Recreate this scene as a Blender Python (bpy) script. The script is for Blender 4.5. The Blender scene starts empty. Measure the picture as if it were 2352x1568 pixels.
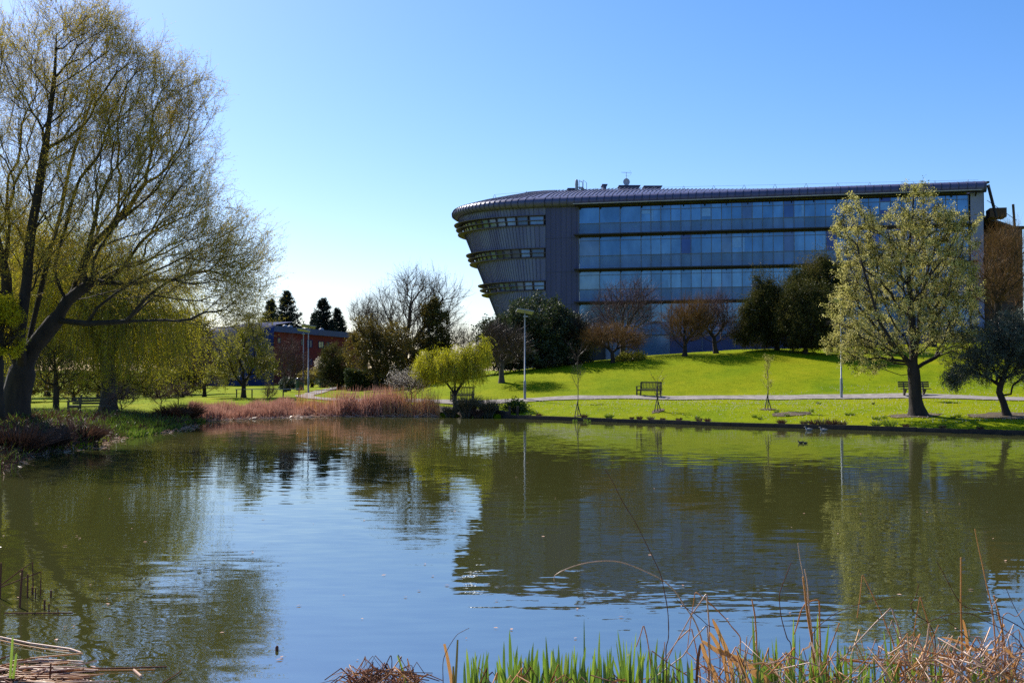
import bpy, math, random
import numpy as np
from mathutils import Vector, Matrix

# ------------------------------------------------------------------ camera, sky, sun, exposure
scn = bpy.context.scene
col = scn.collection
FPX, CX, CY, HOR, CAMZ = 2522.0, 1176.0, 784.0, 850.0, 3.0     # photo measured on a 2352 x 1568 grid
TH = math.atan((HOR - CY) / FPX)
cd = bpy.data.cameras.new('camera'); cam = bpy.data.objects.new('camera', cd); col.objects.link(cam)
cam.location = (0, 0, CAMZ); cam.rotation_euler = (math.pi / 2 + TH, 0, 0)
cd.sensor_width = 36; cd.lens = FPX / 2352 * 36; cd.clip_start = 0.1; cd.clip_end = 6000
scn.camera = cam
SUN_EL, SUN_AZ = math.radians(41), math.radians(-40)            # azimuth from +Y, negative = left of view
w = bpy.data.worlds.new('World'); scn.world = w; w.use_nodes = True
nt = w.node_tree; nt.nodes.clear()
sky = nt.nodes.new('ShaderNodeTexSky'); sky.sky_type = 'NISHITA'; sky.sun_disc = False
sky.sun_elevation = SUN_EL; sky.sun_rotation = SUN_AZ
sky.air_density = 1.0; sky.dust_density = 0.8; sky.ozone_density = 3.5; sky.altitude = 50
hs = nt.nodes.new('ShaderNodeHueSaturation'); hs.inputs['Saturation'].default_value = 1.30
bg = nt.nodes.new('ShaderNodeBackground'); bg.inputs['Strength'].default_value = 0.095
wo = nt.nodes.new('ShaderNodeOutputWorld')
tn = nt.nodes.new('ShaderNodeMix'); tn.data_type = 'RGBA'; tn.blend_type = 'MULTIPLY'; tn.inputs[0].default_value = 1; tn.inputs[7].default_value = (1.0, .985, 1.12, 1)
nt.links.new(sky.outputs[0], hs.inputs['Color']); nt.links.new(hs.outputs[0], tn.inputs[6]); nt.links.new(tn.outputs[2], bg.inputs[0]); nt.links.new(bg.outputs[0], wo.inputs[0])
sd = bpy.data.lights.new('sun', 'SUN'); sd.energy = 5.0; sd.angle = math.radians(0.5); sd.color = (1.0, 0.95, 0.86)
so = bpy.data.objects.new('sun', sd); col.objects.link(so)
sv = Vector((math.sin(SUN_AZ) * math.cos(SUN_EL), math.cos(SUN_AZ) * math.cos(SUN_EL), math.sin(SUN_EL)))
so.rotation_euler = sv.to_track_quat('Z', 'Y').to_euler(); so.location = sv * 200
scn.view_settings.view_transform = 'Standard'; scn.view_settings.look = 'None'
scn.view_settings.exposure = 0.75; scn.view_settings.gamma = 1.0
scn.cycles.max_bounces = 6; scn.cycles.diffuse_bounces = 3; scn.cycles.glossy_bounces = 3
scn.cycles.transmission_bounces = 4; scn.cycles.transparent_max_bounces = 4
scn.cycles.use_denoising = False

RNG = np.random.default_rng(7)

# ------------------------------------------------------------------ helpers
def at(px, py, D):
    u = (px - CX) / FPX; v = (CY - py) / FPX
    dy = math.cos(TH) - v * math.sin(TH); dz = math.sin(TH) + v * math.cos(TH)
    t = D / dy
    return np.array([u * t, D, CAMZ + dz * t])
def on_water(px, py, z=0.0):
    u = (px - CX) / FPX; v = (CY - py) / FPX
    dy = math.cos(TH) - v * math.sin(TH); dz = math.sin(TH) + v * math.cos(TH)
    t = (z - CAMZ) / dz
    return np.array([u * t, dy * t, z])
def DM(px, D):
    return float(np.interp(D, [0, 60, 67, 78, 98, 104, 120, 400], [0, 60, 66.5, 75.2, 87.5, 93, 112, 400])) if px > 1030 else D
def nrm(a):
    a = np.asarray(a, float); return a / np.maximum(np.linalg.norm(a, axis=-1, keepdims=True), 1e-9)

def tag(o, label=None, cat=None, group=None, kind=None):
    if label: o['label'] = label
    if cat: o['category'] = cat
    if group: o['group'] = group
    if kind: o['kind'] = kind
    return o
def empty(name, loc, rz=0, label=None, cat=None, group=None):
    o = bpy.data.objects.new(name, None); col.objects.link(o); o.location = tuple(loc); o.rotation_euler = (0, 0, rz)
    return tag(o, label, cat, group)
def copy_tree(o, parent=None, label=None):
    c = o.copy(); col.objects.link(c); c.parent = parent
    if label: c['label'] = label
    for ch in [k for k in bpy.data.objects if k.parent == o and k != c]:
        copy_tree(ch, c)
    return c

class MB:
    """collects numpy pieces, builds ONE mesh object"""
    def __init__(s): s.V = []; s.F = []; s.M = []; s.S = []; s.n = 0
    def add(s, V, F, m=0, smooth=False):
        V = np.asarray(V, float).reshape(-1, 3); F = np.asarray(F, int)
        if len(F) == 0: return
        s.V.append(V); s.F.append(F + s.n); s.M.append(np.full(len(F), m)); s.S.append(np.full(len(F), smooth)); s.n += len(V)
    def box(s, c, size, rz=0, m=0, R=None):
        hx, hy, hz = [q / 2 for q in size]
        V = np.array([[x, y, z] for x in (-hx, hx) for y in (-hy, hy) for z in (-hz, hz)])
        if R is None:
            cr, sr = math.cos(rz), math.sin(rz); R = np.array([[cr, -sr, 0], [sr, cr, 0], [0, 0, 1]])
        V = V @ R.T + np.asarray(c, float)
        s.add(V, [[0, 1, 3, 2], [4, 6, 7, 5], [0, 4, 5, 1], [2, 3, 7, 6], [0, 2, 6, 4], [1, 5, 7, 3]], m)
    def bar(s, a, b, w, h, m=0, up=(0, 0, 1)):
        a = np.asarray(a, float); b = np.asarray(b, float); d = b - a; L = np.linalg.norm(d)
        x = d / L; up = np.asarray(up, float)
        if abs(x @ up) > .98: up = np.array([1., 0, 0])
        y = nrm(np.cross(up, x)); z = np.cross(x, y)
        s.box((a + b) / 2, (L, w, h), m=m, R=np.stack([x, y, z], 1))
    def tube(s, pts, rad, n=6, m=0, caps=True, smooth=True):
        P = np.asarray(pts, float); k = len(P); rad = np.broadcast_to(np.asarray(rad, float), (k,))
        T = np.zeros_like(P); T[1:-1] = P[2:] - P[:-2]; T[0] = P[1] - P[0]; T[-1] = P[-1] - P[-2]; T = nrm(T)
        ref = np.array([0.31, 0.27, 0.91]) if abs(T[:, 2]).mean() < .8 else np.array([0.95, 0.3, 0.1])
        A = nrm(np.cross(T, ref)); B = np.cross(T, A)
        an = np.arange(n) * 2 * math.pi / n
        V = P[:, None] + rad[:, None, None] * (np.cos(an)[None, :, None] * A[:, None] + np.sin(an)[None, :, None] * B[:, None])
        i = np.arange(k - 1)[:, None] * n; j = np.arange(n)[None]; j2 = (j + 1) % n
        F = np.stack([i + j, i + j2, i + n + j2, i + n + j], -1).reshape(-1, 4)
        s.add(V, F, m, smooth)
        if caps and n >= 4:
            c0 = np.vstack([V[0], P[0:1], V[-1], P[-1:]]); t = []
            for q in range(n):
                t.append([n, (q + 1) % n, q]); t.append([2 * n + 1, n + 1 + q, n + 1 + (q + 1) % n])
            s.add(c0, t, m)
    def quad(s, a, b, c, d, m=0): s.add([a, b, c, d], [[0, 1, 2, 3]], m)
    def build(s, name, mats, parent=None, loc=None):
        me = bpy.data.meshes.new(name)
        V = np.vstack(s.V) if s.V else np.zeros((0, 3))
        if loc is not None: V = V - np.asarray(loc, float)
        tot = np.concatenate([np.full(len(f), f.shape[1]) for f in s.F]); fl = np.concatenate([f.ravel() for f in s.F])
        me.vertices.add(len(V)); me.vertices.foreach_set('co', V.ravel().astype(np.float32))
        me.loops.add(len(fl)); me.loops.foreach_set('vertex_index', fl.astype(np.int32))
        me.polygons.add(len(tot)); me.polygons.foreach_set('loop_start', np.concatenate([[0], np.cumsum(tot)[:-1]]).astype(np.int32))
        if not isinstance(mats, (list, tuple)): mats = [mats]
        for q in mats: me.materials.append(q)
        me.polygons.foreach_set('material_index', np.concatenate(s.M).astype(np.int32))
        me.polygons.foreach_set('use_smooth', np.concatenate(s.S).astype(bool))
        me.update(calc_edges=True); me.validate()
        o = bpy.data.objects.new(name, me); col.objects.link(o)
        if loc is not None and parent is None: o.location = tuple(loc)
        if parent is not None: o.parent = parent
        return o

# ------------------------------------------------------------------ materials
def newmat(name):
    m = bpy.data.materials.new(name); m.use_nodes = True; m.node_tree.nodes.clear(); return m, m.node_tree
def N(t, kind, **kw):
    n = t.nodes.new('ShaderNode' + kind)
    for k, v in kw.items(): setattr(n, k, v)
    return n
def noise(t, scale, detail=4, rough=.6, coord='Object', stretch=None):
    tc = N(t, 'TexCoord'); n = N(t, 'TexNoise'); n.inputs['Scale'].default_value = scale; n.inputs['Detail'].default_value = detail
    n.inputs['Roughness'].default_value = rough
    if stretch:
        mp = N(t, 'Mapping'); mp.inputs['Scale'].default_value = stretch
        t.links.new(tc.outputs[coord], mp.inputs[0]); t.links.new(mp.outputs[0], n.inputs['Vector'])
    else: t.links.new(tc.outputs[coord], n.inputs['Vector'])
    return n
def ramp(t, src, stops):
    r = N(t, 'ValToRGB'); e = r.color_ramp.elements
    while len(e) < len(stops): e.new(0.5)
    for q, (p, c) in zip(e, stops): q.position = p; q.color = (*c, 1)
    t.links.new(src, r.inputs[0]); return r
def surf(name, c1, c2=None, scale=3, rough=.8, metal=0, bump=0, bscale=None, spec=.4, stretch=None, lo=.35, hi=.65, detail=4):
    m, t = newmat(name); p = N(t, 'BsdfPrincipled'); o = N(t, 'OutputMaterial'); t.links.new(p.outputs[0], o.inputs[0])
    p.inputs['Roughness'].default_value = rough; p.inputs['Metallic'].default_value = metal; p.inputs['Specular IOR Level'].default_value = spec
    if c2 is None: c2 = tuple(q * .75 for q in c1)
    n = noise(t, scale, detail, stretch=stretch); r = ramp(t, n.outputs[0], [(lo, c1), (hi, c2)]); t.links.new(r.outputs[0], p.inputs['Base Color'])
    if bump:
        n2 = noise(t, bscale or scale * 3, 3, stretch=stretch); b = N(t, 'Bump'); b.inputs['Strength'].default_value = 1; b.inputs['Distance'].default_value = bump
        t.links.new(n2.outputs[0], b.inputs['Height']); t.links.new(b.outputs[0], p.inputs['Normal'])
    return m
def leafm(name, cols, trans=.45, gloss=.08, rough=.4, nscale=.5):
    """leaf / blade material: every island its own tint, thin enough to let light through"""
    m, t = newmat(name); g = N(t, 'NewGeometry'); o = N(t, 'OutputMaterial')
    n = noise(t, nscale, 2); mx = N(t, 'Math', operation='MULTIPLY_ADD'); mx.inputs[1].default_value = .55
    ad = N(t, 'Math', operation='MULTIPLY_ADD'); ad.inputs[1].default_value = .9; ad.inputs[2].default_value = -.18
    t.links.new(n.outputs[0], ad.inputs[0]); t.links.new(g.outputs['Random Per Island'], mx.inputs[0]); t.links.new(ad.outputs[0], mx.inputs[2])
    r = ramp(t, mx.outputs[0], [(i / max(1, len(cols) - 1), c) for i, c in enumerate(cols)])
    d = N(t, 'BsdfDiffuse'); tr = N(t, 'BsdfTranslucent'); gl = N(t, 'BsdfGlossy'); gl.inputs['Roughness'].default_value = rough
    gl.inputs['Color'].default_value = (1, 1, 1, 1)
    t.links.new(r.outputs[0], d.inputs[0]); t.links.new(r.outputs[0], tr.inputs[0])
    a = N(t, 'MixShader'); a.inputs[0].default_value = trans; t.links.new(d.outputs[0], a.inputs[1]); t.links.new(tr.outputs[0], a.inputs[2])
    b = N(t, 'MixShader'); b.inputs[0].default_value = gloss; t.links.new(a.outputs[0], b.inputs[1]); t.links.new(gl.outputs[0], b.inputs[2])
    t.links.new(b.outputs[0], o.inputs[0]); return m

M = {}
M['bark'] = surf('bark', (.04, .028, .02), (.018, .013, .01), 4, .9, bump=.03, bscale=9, stretch=(1, 1, .25))
M['bark_grey'] = surf('bark_grey', (.09, .075, .06), (.045, .035, .028), 4, .9, bump=.02, bscale=9, stretch=(1, 1, .25))
M['twig_brown'] = leafm('twig_brown', [(.05, .03, .018), (.10, .06, .035)], 0, .04)
M['twig_dark'] = leafm('twig_dark', [(.035, .022, .014), (.07, .045, .03)], 0, .04)
M['twig_olive'] = leafm('twig_olive', [(.10, .075, .025), (.19, .14, .04)], .15, .03)
M['twig_orange'] = leafm('twig_orange', [(.12, .065, .022), (.22, .12, .04)], .1, .01)
M['twig_red'] = leafm('twig_red', [(.08, .048, .04), (.16, .095, .08)], .05, .01)
M['leaf_willow'] = leafm('leaf_willow', [(.26, .20, .02), (.50, .39, .04), (.72, .54, .09)], .5, .01)
M['leaf_weep'] = leafm('leaf_weep', [(.20, .20, .010), (.46, .42, .016), (.68, .58, .03)], .55, .01)
M['leaf_bright'] = leafm('leaf_bright', [(.24, .25, .008), (.44, .43, .015), (.64, .58, .02)], .55, .01)
M['leaf_pear'] = leafm('leaf_pear', [(.025, .034, .008), (.06, .065, .012), (.14, .135, .025)], .45, .0)
M['blossom'] = leafm('blossom', [(.26, .24, .04), (.50, .45, .12), (.80, .71, .34)], .45, .0, nscale=2.)
M['blossom_white'] = leafm('blossom_white', [(.35, .30, .24), (.55, .50, .42)], .4, .04)
M['leaf_dark'] = leafm('leaf_dark', [(.014, .024, .008), (.035, .05, .014), (.09, .11, .03)], .3, .03, .5)
M['leaf_yew'] = leafm('leaf_yew', [(.014, .022, .007), (.05, .055, .012), (.17, .135, .03)], .35, .01)
M['leaf_conifer'] = leafm('leaf_conifer', [(.010, .02, .012), (.022, .035, .02)], .15, .03)
M['leaf_olive'] = leafm('leaf_olive', [(.03, .045, .025), (.06, .08, .05), (.10, .12, .09)], .25, .035, .5)
M['leaf_hawthorn'] = leafm('leaf_hawthorn', [(.08, .10, .012), (.20, .20, .02), (.34, .30, .035)], .5, .02)
M['leaf_ivy'] = leafm('leaf_ivy', [(.04, .035, .008), (.12, .09, .015), (.24, .18, .03)], .4, .02)
M['leaf_gold'] = leafm('leaf_gold', [(.25, .2, .03), (.5, .4, .06)], .4, .05)
M['iris'] = leafm('iris', [(.05, .09, .014), (.11, .19, .02), (.22, .30, .03), (.34, .34, .06)], .5, .06, .35, 2.5)
M['dead'] = leafm('dead_reed', [(.25, .105, .032), (.48, .215, .065), (.64, .37, .14)], .35, .03, .4, 1.5)
M['dead_pale'] = leafm('dead_reed_pale', [(.38, .20, .13), (.62, .42, .30)], .25, .04, .35, 1.5)
M['dead_dark'] = leafm('dead_reed_dark', [(.07, .025, .012), (.15, .055, .03)], .1, .015, .5, 1.5)
M['reed'] = leafm('reed', [(.17, .08, .05), (.36, .17, .12), (.54, .31, .22)], .45, .01, .4, .8)
M['sedge'] = leafm('sedge', [(.03, .03, .01), (.08, .07, .02), (.13, .07, .03)], .35, .05)
M['tuft'] = leafm('tuft', [(.03, .06, .008), (.08, .14, .012), (.15, .16, .02)], .5, .02)
M['bramble'] = leafm('bramble', [(.03, .016, .010), (.07, .035, .02), (.14, .07, .04)], .25, .02)
M['timber'] = surf('old_timber', (.035, .025, .018), (.015, .011, .008), 3, .85, bump=.01, bscale=12)
M['bench_wood'] = surf('bench_wood', (.10, .085, .06), (.05, .042, .03), 8, .75, bump=.003, bscale=30, stretch=(1, 1, 1))
M['galv'] = surf('galvanised_steel', (.30, .32, .36), (.22, .24, .28), 6, .65, .3)
M['panel_dark'] = surf('solar_cell', (.02, .03, .05), (.03, .04, .07), 8, .2, 0, spec=.6)
M['panel_under'] = surf('panel_backing', (.32, .33, .36), (.26, .27, .3), 5, .5)
M['soil'] = surf('soil', (.11, .075, .03), (.05, .035, .018), 3, .95, bump=.02, bscale=20)
M['feather_dark'] = surf('feather_dark', (.02, .018, .016), (.035, .03, .025), 20, .6)
M['feather_grey'] = surf('feather_grey', (.25, .25, .25), (.12, .11, .1), 12, .7)
M['beak'] = surf('beak', (.4, .3, .05), (.3, .2, .04), 20, .5)

# ------------------------------------------------------------------ terrain
POND = np.array([(0.2, 69), (12, 59.5), (24, 51.5), (40, 41), (60, 30), (50, 22), (30, 14), (12, 8.6), (0, 7.8), (-5, 8.2), (-7.2, 10.5), (-9.6, 15),
                 (-13, 24), (-15.3, 31), (-17.4, 39.6), (-16.4, 42.7), (-18, 49.8), (-17.1, 53.7), (-17.8, 60), (-19.4, 67.5), (-12.4, 72), (-3, 71.8), (-1.2, 70.2)], float)
def pond_sd(x, y):
    """signed distance to the shoreline, negative over water"""
    P = np.stack([x, y], -1)[..., None, :]; A = POND; B = np.roll(POND, -1, 0); d = B - A
    t = np.clip(((P - A) * d).sum(-1) / (d * d).sum(-1), 0, 1); q = A + t[..., None] * d - P
    dist = np.sqrt((q ** 2).sum(-1)).min(-1)
    yy = y[..., None]; xx = x[..., None]
    c = ((A[:, 1] > yy) != (B[:, 1] > yy)) & (xx < (B[:, 0] - A[:, 0]) * (yy - A[:, 1]) / (B[:, 1] - A[:, 1] + 1e-12) + A[:, 0])
    ins = c.sum(-1) % 2 == 1
    return np.where(ins, -dist, dist)
CP = []
for px, py, D in [(2352, 917, 66), (2100, 912, 69), (1900, 915, 72), (1700, 916, 75), (1490, 914, 77), (1205, 914, 78), (1060, 915, 78), (901, 918, 78), (700, 915, 80),
                  (676, 911, 84), (784, 889, 108), (796, 898, 92), (459, 911, 86), (600, 910, 90), (250, 926, 80), (100, 926, 80), (250, 918, 110), (35, 958, 46), (200, 952, 54),
                  (1122, 869, 94), (1210, 857, 95), (1347, 840, 96), (1469, 826, 97), (1681, 811, 98), (1795, 805, 97), (1889, 814, 96), (2223, 788, 106), (2050, 806, 100),
                  (1327, 935, 67), (1510, 935, 65), (1763, 937, 62.5), (2105, 955, 58), (2313, 953, 57), (1500, 866, 86), (1800, 856, 84), (2150, 856, 82), (1200, 890, 86),
                  (2352, 850, 84), (2352, 905, 70), (900, 898, 90), (1050, 893, 88), (1300, 842, 120), (1600, 826, 120), (2000, 800, 120), (2352, 780, 120)]:
    CP.append(at(px, py, DM(px, D)))
CP += [(0.2, 69, .22), (6, 64.3, .22), (12, 59.5, .22), (24, 51.5, .22), (40, 41, .22), (60, 30, .3), (50, 15, .6), (0, 0, 1.35), (0, 3, 1.0), (-5, 5, .6), (5, 5, .6), (12, 3, .8), (25, 5, .9),
       (-12, 8, .7), (-20, 20, .9), (-24, 34, 1.0), (-19.5, 42, .75), (-40, 30, 1.2), (-40, 60, .8), (-60, 90, .8), (-22, 60, .5), (-24, 70, .5), (-12.5, 75, .45), (-3, 74.5, .5),
       (-30, 200, 1.3), (-120, 150, 1.5), (-100, 40, 1.4), (0, 220, 2.2), (60, 220, 4), (120, 150, 5), (100, 80, 3.5), (90, 30, 1.2), (0, -60, 2), (-60, -50, 2), (60, -50, 2),
       (180, 260, 5), (-180, 260, 2), (0, 300, 3), (-200, 0, 2), (200, 0, 3)]
CP = np.array(CP)
def _phi(r): return np.sqrt(r * r + 9.0)
_K = _phi(np.hypot(CP[:, None, 0] - CP[None, :, 0], CP[:, None, 1] - CP[None, :, 1])) + np.eye(len(CP)) * -.6
_one = np.ones((len(CP), 1)); _S = np.block([[_K, _one], [_one.T, np.zeros((1, 1))]])
_W = np.linalg.solve(_S, np.append(CP[:, 2], 0))
def gz(x, y):
    x = np.atleast_1d(np.asarray(x, float)); y = np.atleast_1d(np.asarray(y, float))
    xc = np.clip(x, -190, 190); yc = np.clip(y, -80, 270)
    z = _phi(np.hypot(xc[..., None] - CP[:, 0], yc[..., None] - CP[:, 1])) @ _W[:-1] + _W[-1]
    d = pond_sd(x, y)
    s = np.clip(d / 2.6, 0, 1); s = s * s * (3 - 2 * s)
    bump = .035 * np.sin(x * .9 + 1.3 * np.sin(y * .37)) * np.sin(y * .8 + np.sin(x * .5))
    zl = .2 * (1 - s) + (np.maximum(z, .18) + bump) * s
    return np.where(d > 0, zl, np.maximum(.2 + d * 2.2, -.8))
def g1(x, y): return float(gz(x, y)[0])
def ground_at(px, D):
    x = (px - CX) / FPX * D; return np.array([x, D, g1(x, D)])

def axis(lo, hi, step, far, k=1.25):
    a = list(np.arange(lo, hi + 1e-6, step)); s = step
    b = [a[-1]]
    while b[-1] < far: s *= k; b.append(b[-1] + s)
    s = step; c = [a[0]]
    while c[-1] > -far: s *= k; c.append(c[-1] - s)
    return np.array(c[:0:-1] + a + b[1:])
xs = axis(-48, 66, .5, 2500); ys = axis(3, 125, .5, 2500)
X, Y = np.meshgrid(xs, ys)
Z = np.concatenate([gz(X[i:i + 20], Y[i:i + 20]).reshape(-1, X.shape[1]) for i in range(0, len(ys), 20)])
nx, ny = len(xs), len(ys)
i = np.arange(ny - 1)[:, None] * nx; j = np.arange(nx - 1)[None]
F = np.stack([i + j, i + j + 1, i + nx + j + 1, i + nx + j], -1).reshape(-1, 4)
m, t = newmat('lawn'); p = N(t, 'BsdfPrincipled'); o = N(t, 'OutputMaterial'); t.links.new(p.outputs[0], o.inputs[0])
p.inputs['Roughness'].default_value = .85; p.inputs['Specular IOR Level'].default_value = .03
n1 = noise(t, .16, 7, .68); r1 = ramp(t, n1.outputs[0], [(.28, (.095, .155, .0015)), (.45, (.165, .21, .002)), (.6, (.20, .225, .003)), (.72, (.25, .24, .006)), (.85, (.23, .19, .015))])
n2 = noise(t, 1.1, 8, .78); r2 = ramp(t, n2.outputs[0], [(.28, (.62, .70, .6)), (.5, (1, 1, 1)), (.75, (1.2, 1.08, 1.3))])
mm = N(t, 'Mix', data_type='RGBA', blend_type='MULTIPLY'); mm.inputs[0].default_value = 1
t.links.new(r1.outputs[0], mm.inputs[6]); t.links.new(r2.outputs[0], mm.inputs[7]); t.links.new(mm.outputs[2], p.inputs['Base Color'])
n3 = noise(t, 9, 5, .8); b = N(t, 'Bump'); b.inputs['Distance'].default_value = .05; b.inputs['Strength'].default_value = .8
t.links.new(n3.outputs[0], b.inputs['Height']); t.links.new(b.outputs[0], p.inputs['Normal'])
M['lawn'] = m
g = MB(); g.add(np.stack([X, Y, Z], -1), F, 0, True); ground = g.build('ground', M['lawn']); tag(ground, kind='structure')

# water
m, t = newmat('pond_water'); p = N(t, 'BsdfPrincipled'); o = N(t, 'OutputMaterial'); t.links.new(p.outputs[0], o.inputs[0])
p.inputs['Base Color'].default_value = (.044, .045, .012, 1); p.inputs['Roughness'].default_value = .01; p.inputs['IOR'].default_value = 5.0; p.inputs['Specular Tint'].default_value = (.87, .96, 1.0, 1)
p.inputs['Specular IOR Level'].default_value = .5
def slopes(scale, st, det, rot=0, w=0):
    tc = N(t, 'TexCoord'); mp = N(t, 'Mapping'); mp.inputs['Scale'].default_value = st; mp.inputs['Rotation'].default_value = (0, 0, rot)
    n = N(t, 'TexNoise'); n.inputs['Scale'].default_value = scale; n.inputs['Detail'].default_value = det; n.inputs['Roughness'].default_value = .5
    t.links.new(tc.outputs['Object'], mp.inputs[0]); t.links.new(mp.outputs[0], n.inputs['Vector'])
    s = N(t, 'VectorMath', operation='SUBTRACT'); s.inputs[1].default_value = (.5, .5, .5); t.links.new(n.outputs['Color'], s.inputs[0])
    return s.outputs[0]
def vmul(a, v):
    q = N(t, 'VectorMath', operation='MULTIPLY'); t.links.new(a, q.inputs[0]); q.inputs[1].default_value = v; return q.outputs[0]
def vadd(a, b_):
    q = N(t, 'VectorMath', operation='ADD'); t.links.new(a, q.inputs[0])
    if isinstance(b_, tuple): q.inputs[1].default_value = b_
    else: t.links.new(b_, q.inputs[1])
    return q.outputs[0]
big = vmul(slopes(1.0, (1.3, 4.6, 1), 1.5, .22), (.030, .052, 0))
fine = vmul(slopes(1.0, (5, 14, 1), 2.0, -.15), (.03, .045, 0))
tc = N(t, 'TexCoord'); pn = N(t, 'TexNoise'); pn.inputs['Scale'].default_value = .09; pn.inputs['Detail'].default_value = 1.5
t.links.new(tc.outputs['Object'], pn.inputs['Vector'])
pr = ramp(t, pn.outputs[0], [(.42, (.05, .05, .05)), (.62, (1, 1, 1))])
q = N(t, 'VectorMath', operation='MULTIPLY'); t.links.new(fine, q.inputs[0]); t.links.new(pr.outputs[0], q.inputs[1])
nv = N(t, 'VectorMath', operation='NORMALIZE'); t.links.new(vadd(vadd(big, q.outputs[0]), (0, 0, 1)), nv.inputs[0])
t.links.new(nv.outputs[0], p.inputs['Normal'])
M['water'] = m
wb = MB(); wb.quad((-26, 5, 0), (66, 5, 0), (66, 76, 0), (-26, 76, 0)); tag(wb.build('water', M['water']), kind='structure')

# paths
M['path'] = surf('path_gravel', (.29, .25, .225), (.16, .14, .12), 2.2, .95, bump=.01, bscale=40)
def ribbon_on_ground(name, pts, width, mat, lift=.05):
    P = np.array(pts); seg = []
    for a, b_ in zip(P[:-1], P[1:]):
        k = max(2, int(np.linalg.norm(b_ - a) / .5)); seg += [a + (b_ - a) * i / k for i in range(k)]
    seg.append(P[-1]); Q = np.array(seg)
    for _ in range(12): Q[1:-1] = (Q[:-2] + Q[1:-1] * 2 + Q[2:]) / 4
    T = np.gradient(Q, axis=0); T = T / np.linalg.norm(T, axis=1, keepdims=True); S = np.stack([-T[:, 1], T[:, 0]], 1)
    wd = np.broadcast_to(width, (len(Q),)) if np.isscalar(width) else np.interp(np.linspace(0, 1, len(Q)), np.linspace(0, 1, len(width)), width)
    offs = np.linspace(-.5, .5, 5); mb = MB(); rows = []
    for f in offs:
        R = Q + S * (wd[:, None] * f + (0 if abs(f) < .5 else np.sin(np.arange(len(Q)) * 1.7)[:, None] * .03)); rows.append(np.column_stack([R, gz(R[:, 0], R[:, 1]) + lift]))
    V = np.stack(rows, 1).reshape(-1, 3); k = len(Q); i = np.arange(k - 1)[:, None] * 5; j = np.arange(4)[None]
    mb.add(V, np.stack([i + j, i + j + 1, i + 6 + j, i + 5 + j], -1).reshape(-1, 4), 0, True)
    return tag(mb.build(name, mat), kind='structure')
def xy(px, D): D = DM(px, D); return ((px - CX) / FPX * D, D)
ribbon_on_ground('path', [xy(2700, 62), xy(2352, 66), xy(2100, 69.6), xy(1900, 72.4), xy(1700, 75), xy(1490, 76.6), xy(1205, 77.2), xy(1060, 77.3), xy(901, 77.5), xy(760, 79), xy(700, 82), xy(700, 87), xy(745, 96), xy(790, 108), xy(850, 125)],
                 [2.6, 2.2, 1.6, 1.35, 1.35, 1.8, 2.4, 2.6], M['path'])
M['bank'] = surf('bank_litter', (.075, .05, .03), (.03, .028, .012), 2.2, .95, bump=.04, bscale=9)
ribbon_on_ground('bank', [(-14.2, 24), (-16.3, 31), (-18.4, 39.3), (-17.6, 42.9), (-19.0, 49.6), (-18.2, 53.6), (-18.9, 60), (-20.3, 67.8), (-12.6, 73.1), (-3.2, 72.9), (-1.6, 71.6)], [2.2, 2.6, 2.6, 2.4, 2.4, 2.6, 2.4, 2.2, 2.0, 2.0, 1.6], M['bank'], .045)
def soil_patch(px, D, rx, ry, n=26):
    D = DM(px, D)
    c = ground_at(px, D); mb = MB(); rr = np.random.default_rng(int(px)); V = [[c[0], c[1], c[2] + .03]]
    for k in range(n):
        a = k * 2 * math.pi / n; f = rr.uniform(.75, 1.15); x, y = c[0] + rx * f * math.cos(a), c[1] + ry * f * math.sin(a)
        V.append([x, y, g1(x, y) + .03])
    mb.add(V, [[0, 1 + k, 1 + (k + 1) % n] for k in range(n)]); tag(mb.build('soil_patch', M['soil']), kind='structure')
for a in [(2100, 58, 1.5, 1.0), (1763, 62.5, .45, .4), (1510, 65, .4, .35), (1815, 60.5, 1.2, .6), (2310, 57, 2.2, 1.5), (1327, 67, .25, .25)]: soil_patch(*a)

# ------------------------------------------------------------------ timber pond edge
WL = np.array([(-.1, 68.7), (11.8, 59.1), (23.8, 51.1), (39.8, 40.6), (59.5, 30)])
r_ = empty('pond_edging', (0, 69, 0), label='low dark timber edging board along the right lawn beside the water', cat='edging')
mb = MB()
for a, b_ in zip(WL[:-1], WL[1:]):
    k = int(np.linalg.norm(b_ - a) / 2.4)
    for i in range(k):
        p0, p1 = a + (b_ - a) * i / k, a + (b_ - a) * (i + 1) / k - (b_ - a) / np.linalg.norm(b_ - a) * .015
        dz = RNG.uniform(-.02, .02)
        mb.bar((*p0, .06 + dz), (*p1, .06 + dz + RNG.uniform(-.01, .01)), .16, .30)
mb.build('board', M['timber'], r_, None).location = (0, -69, 0)
mb = MB(); mb.bar((-.15, 68.75, .14), (-.9, 70.6, .2), .14, .5); mb.bar((-.9, 70.6, .25), (-2.0, 71.0, .25), .14, .6)
for q in ((-.15, 68.7), (-.9, 70.55), (-2, 70.95), (.35, 68.45)): mb.box((*q, .3), (.14, .14, .9))
tag(mb.build('timber_revetment', M['timber'], loc=(-.9, 70.6, 0)), 'dark timber corner boards beside the sedge tufts at the end of the lawn edging', 'revetment')

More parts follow.
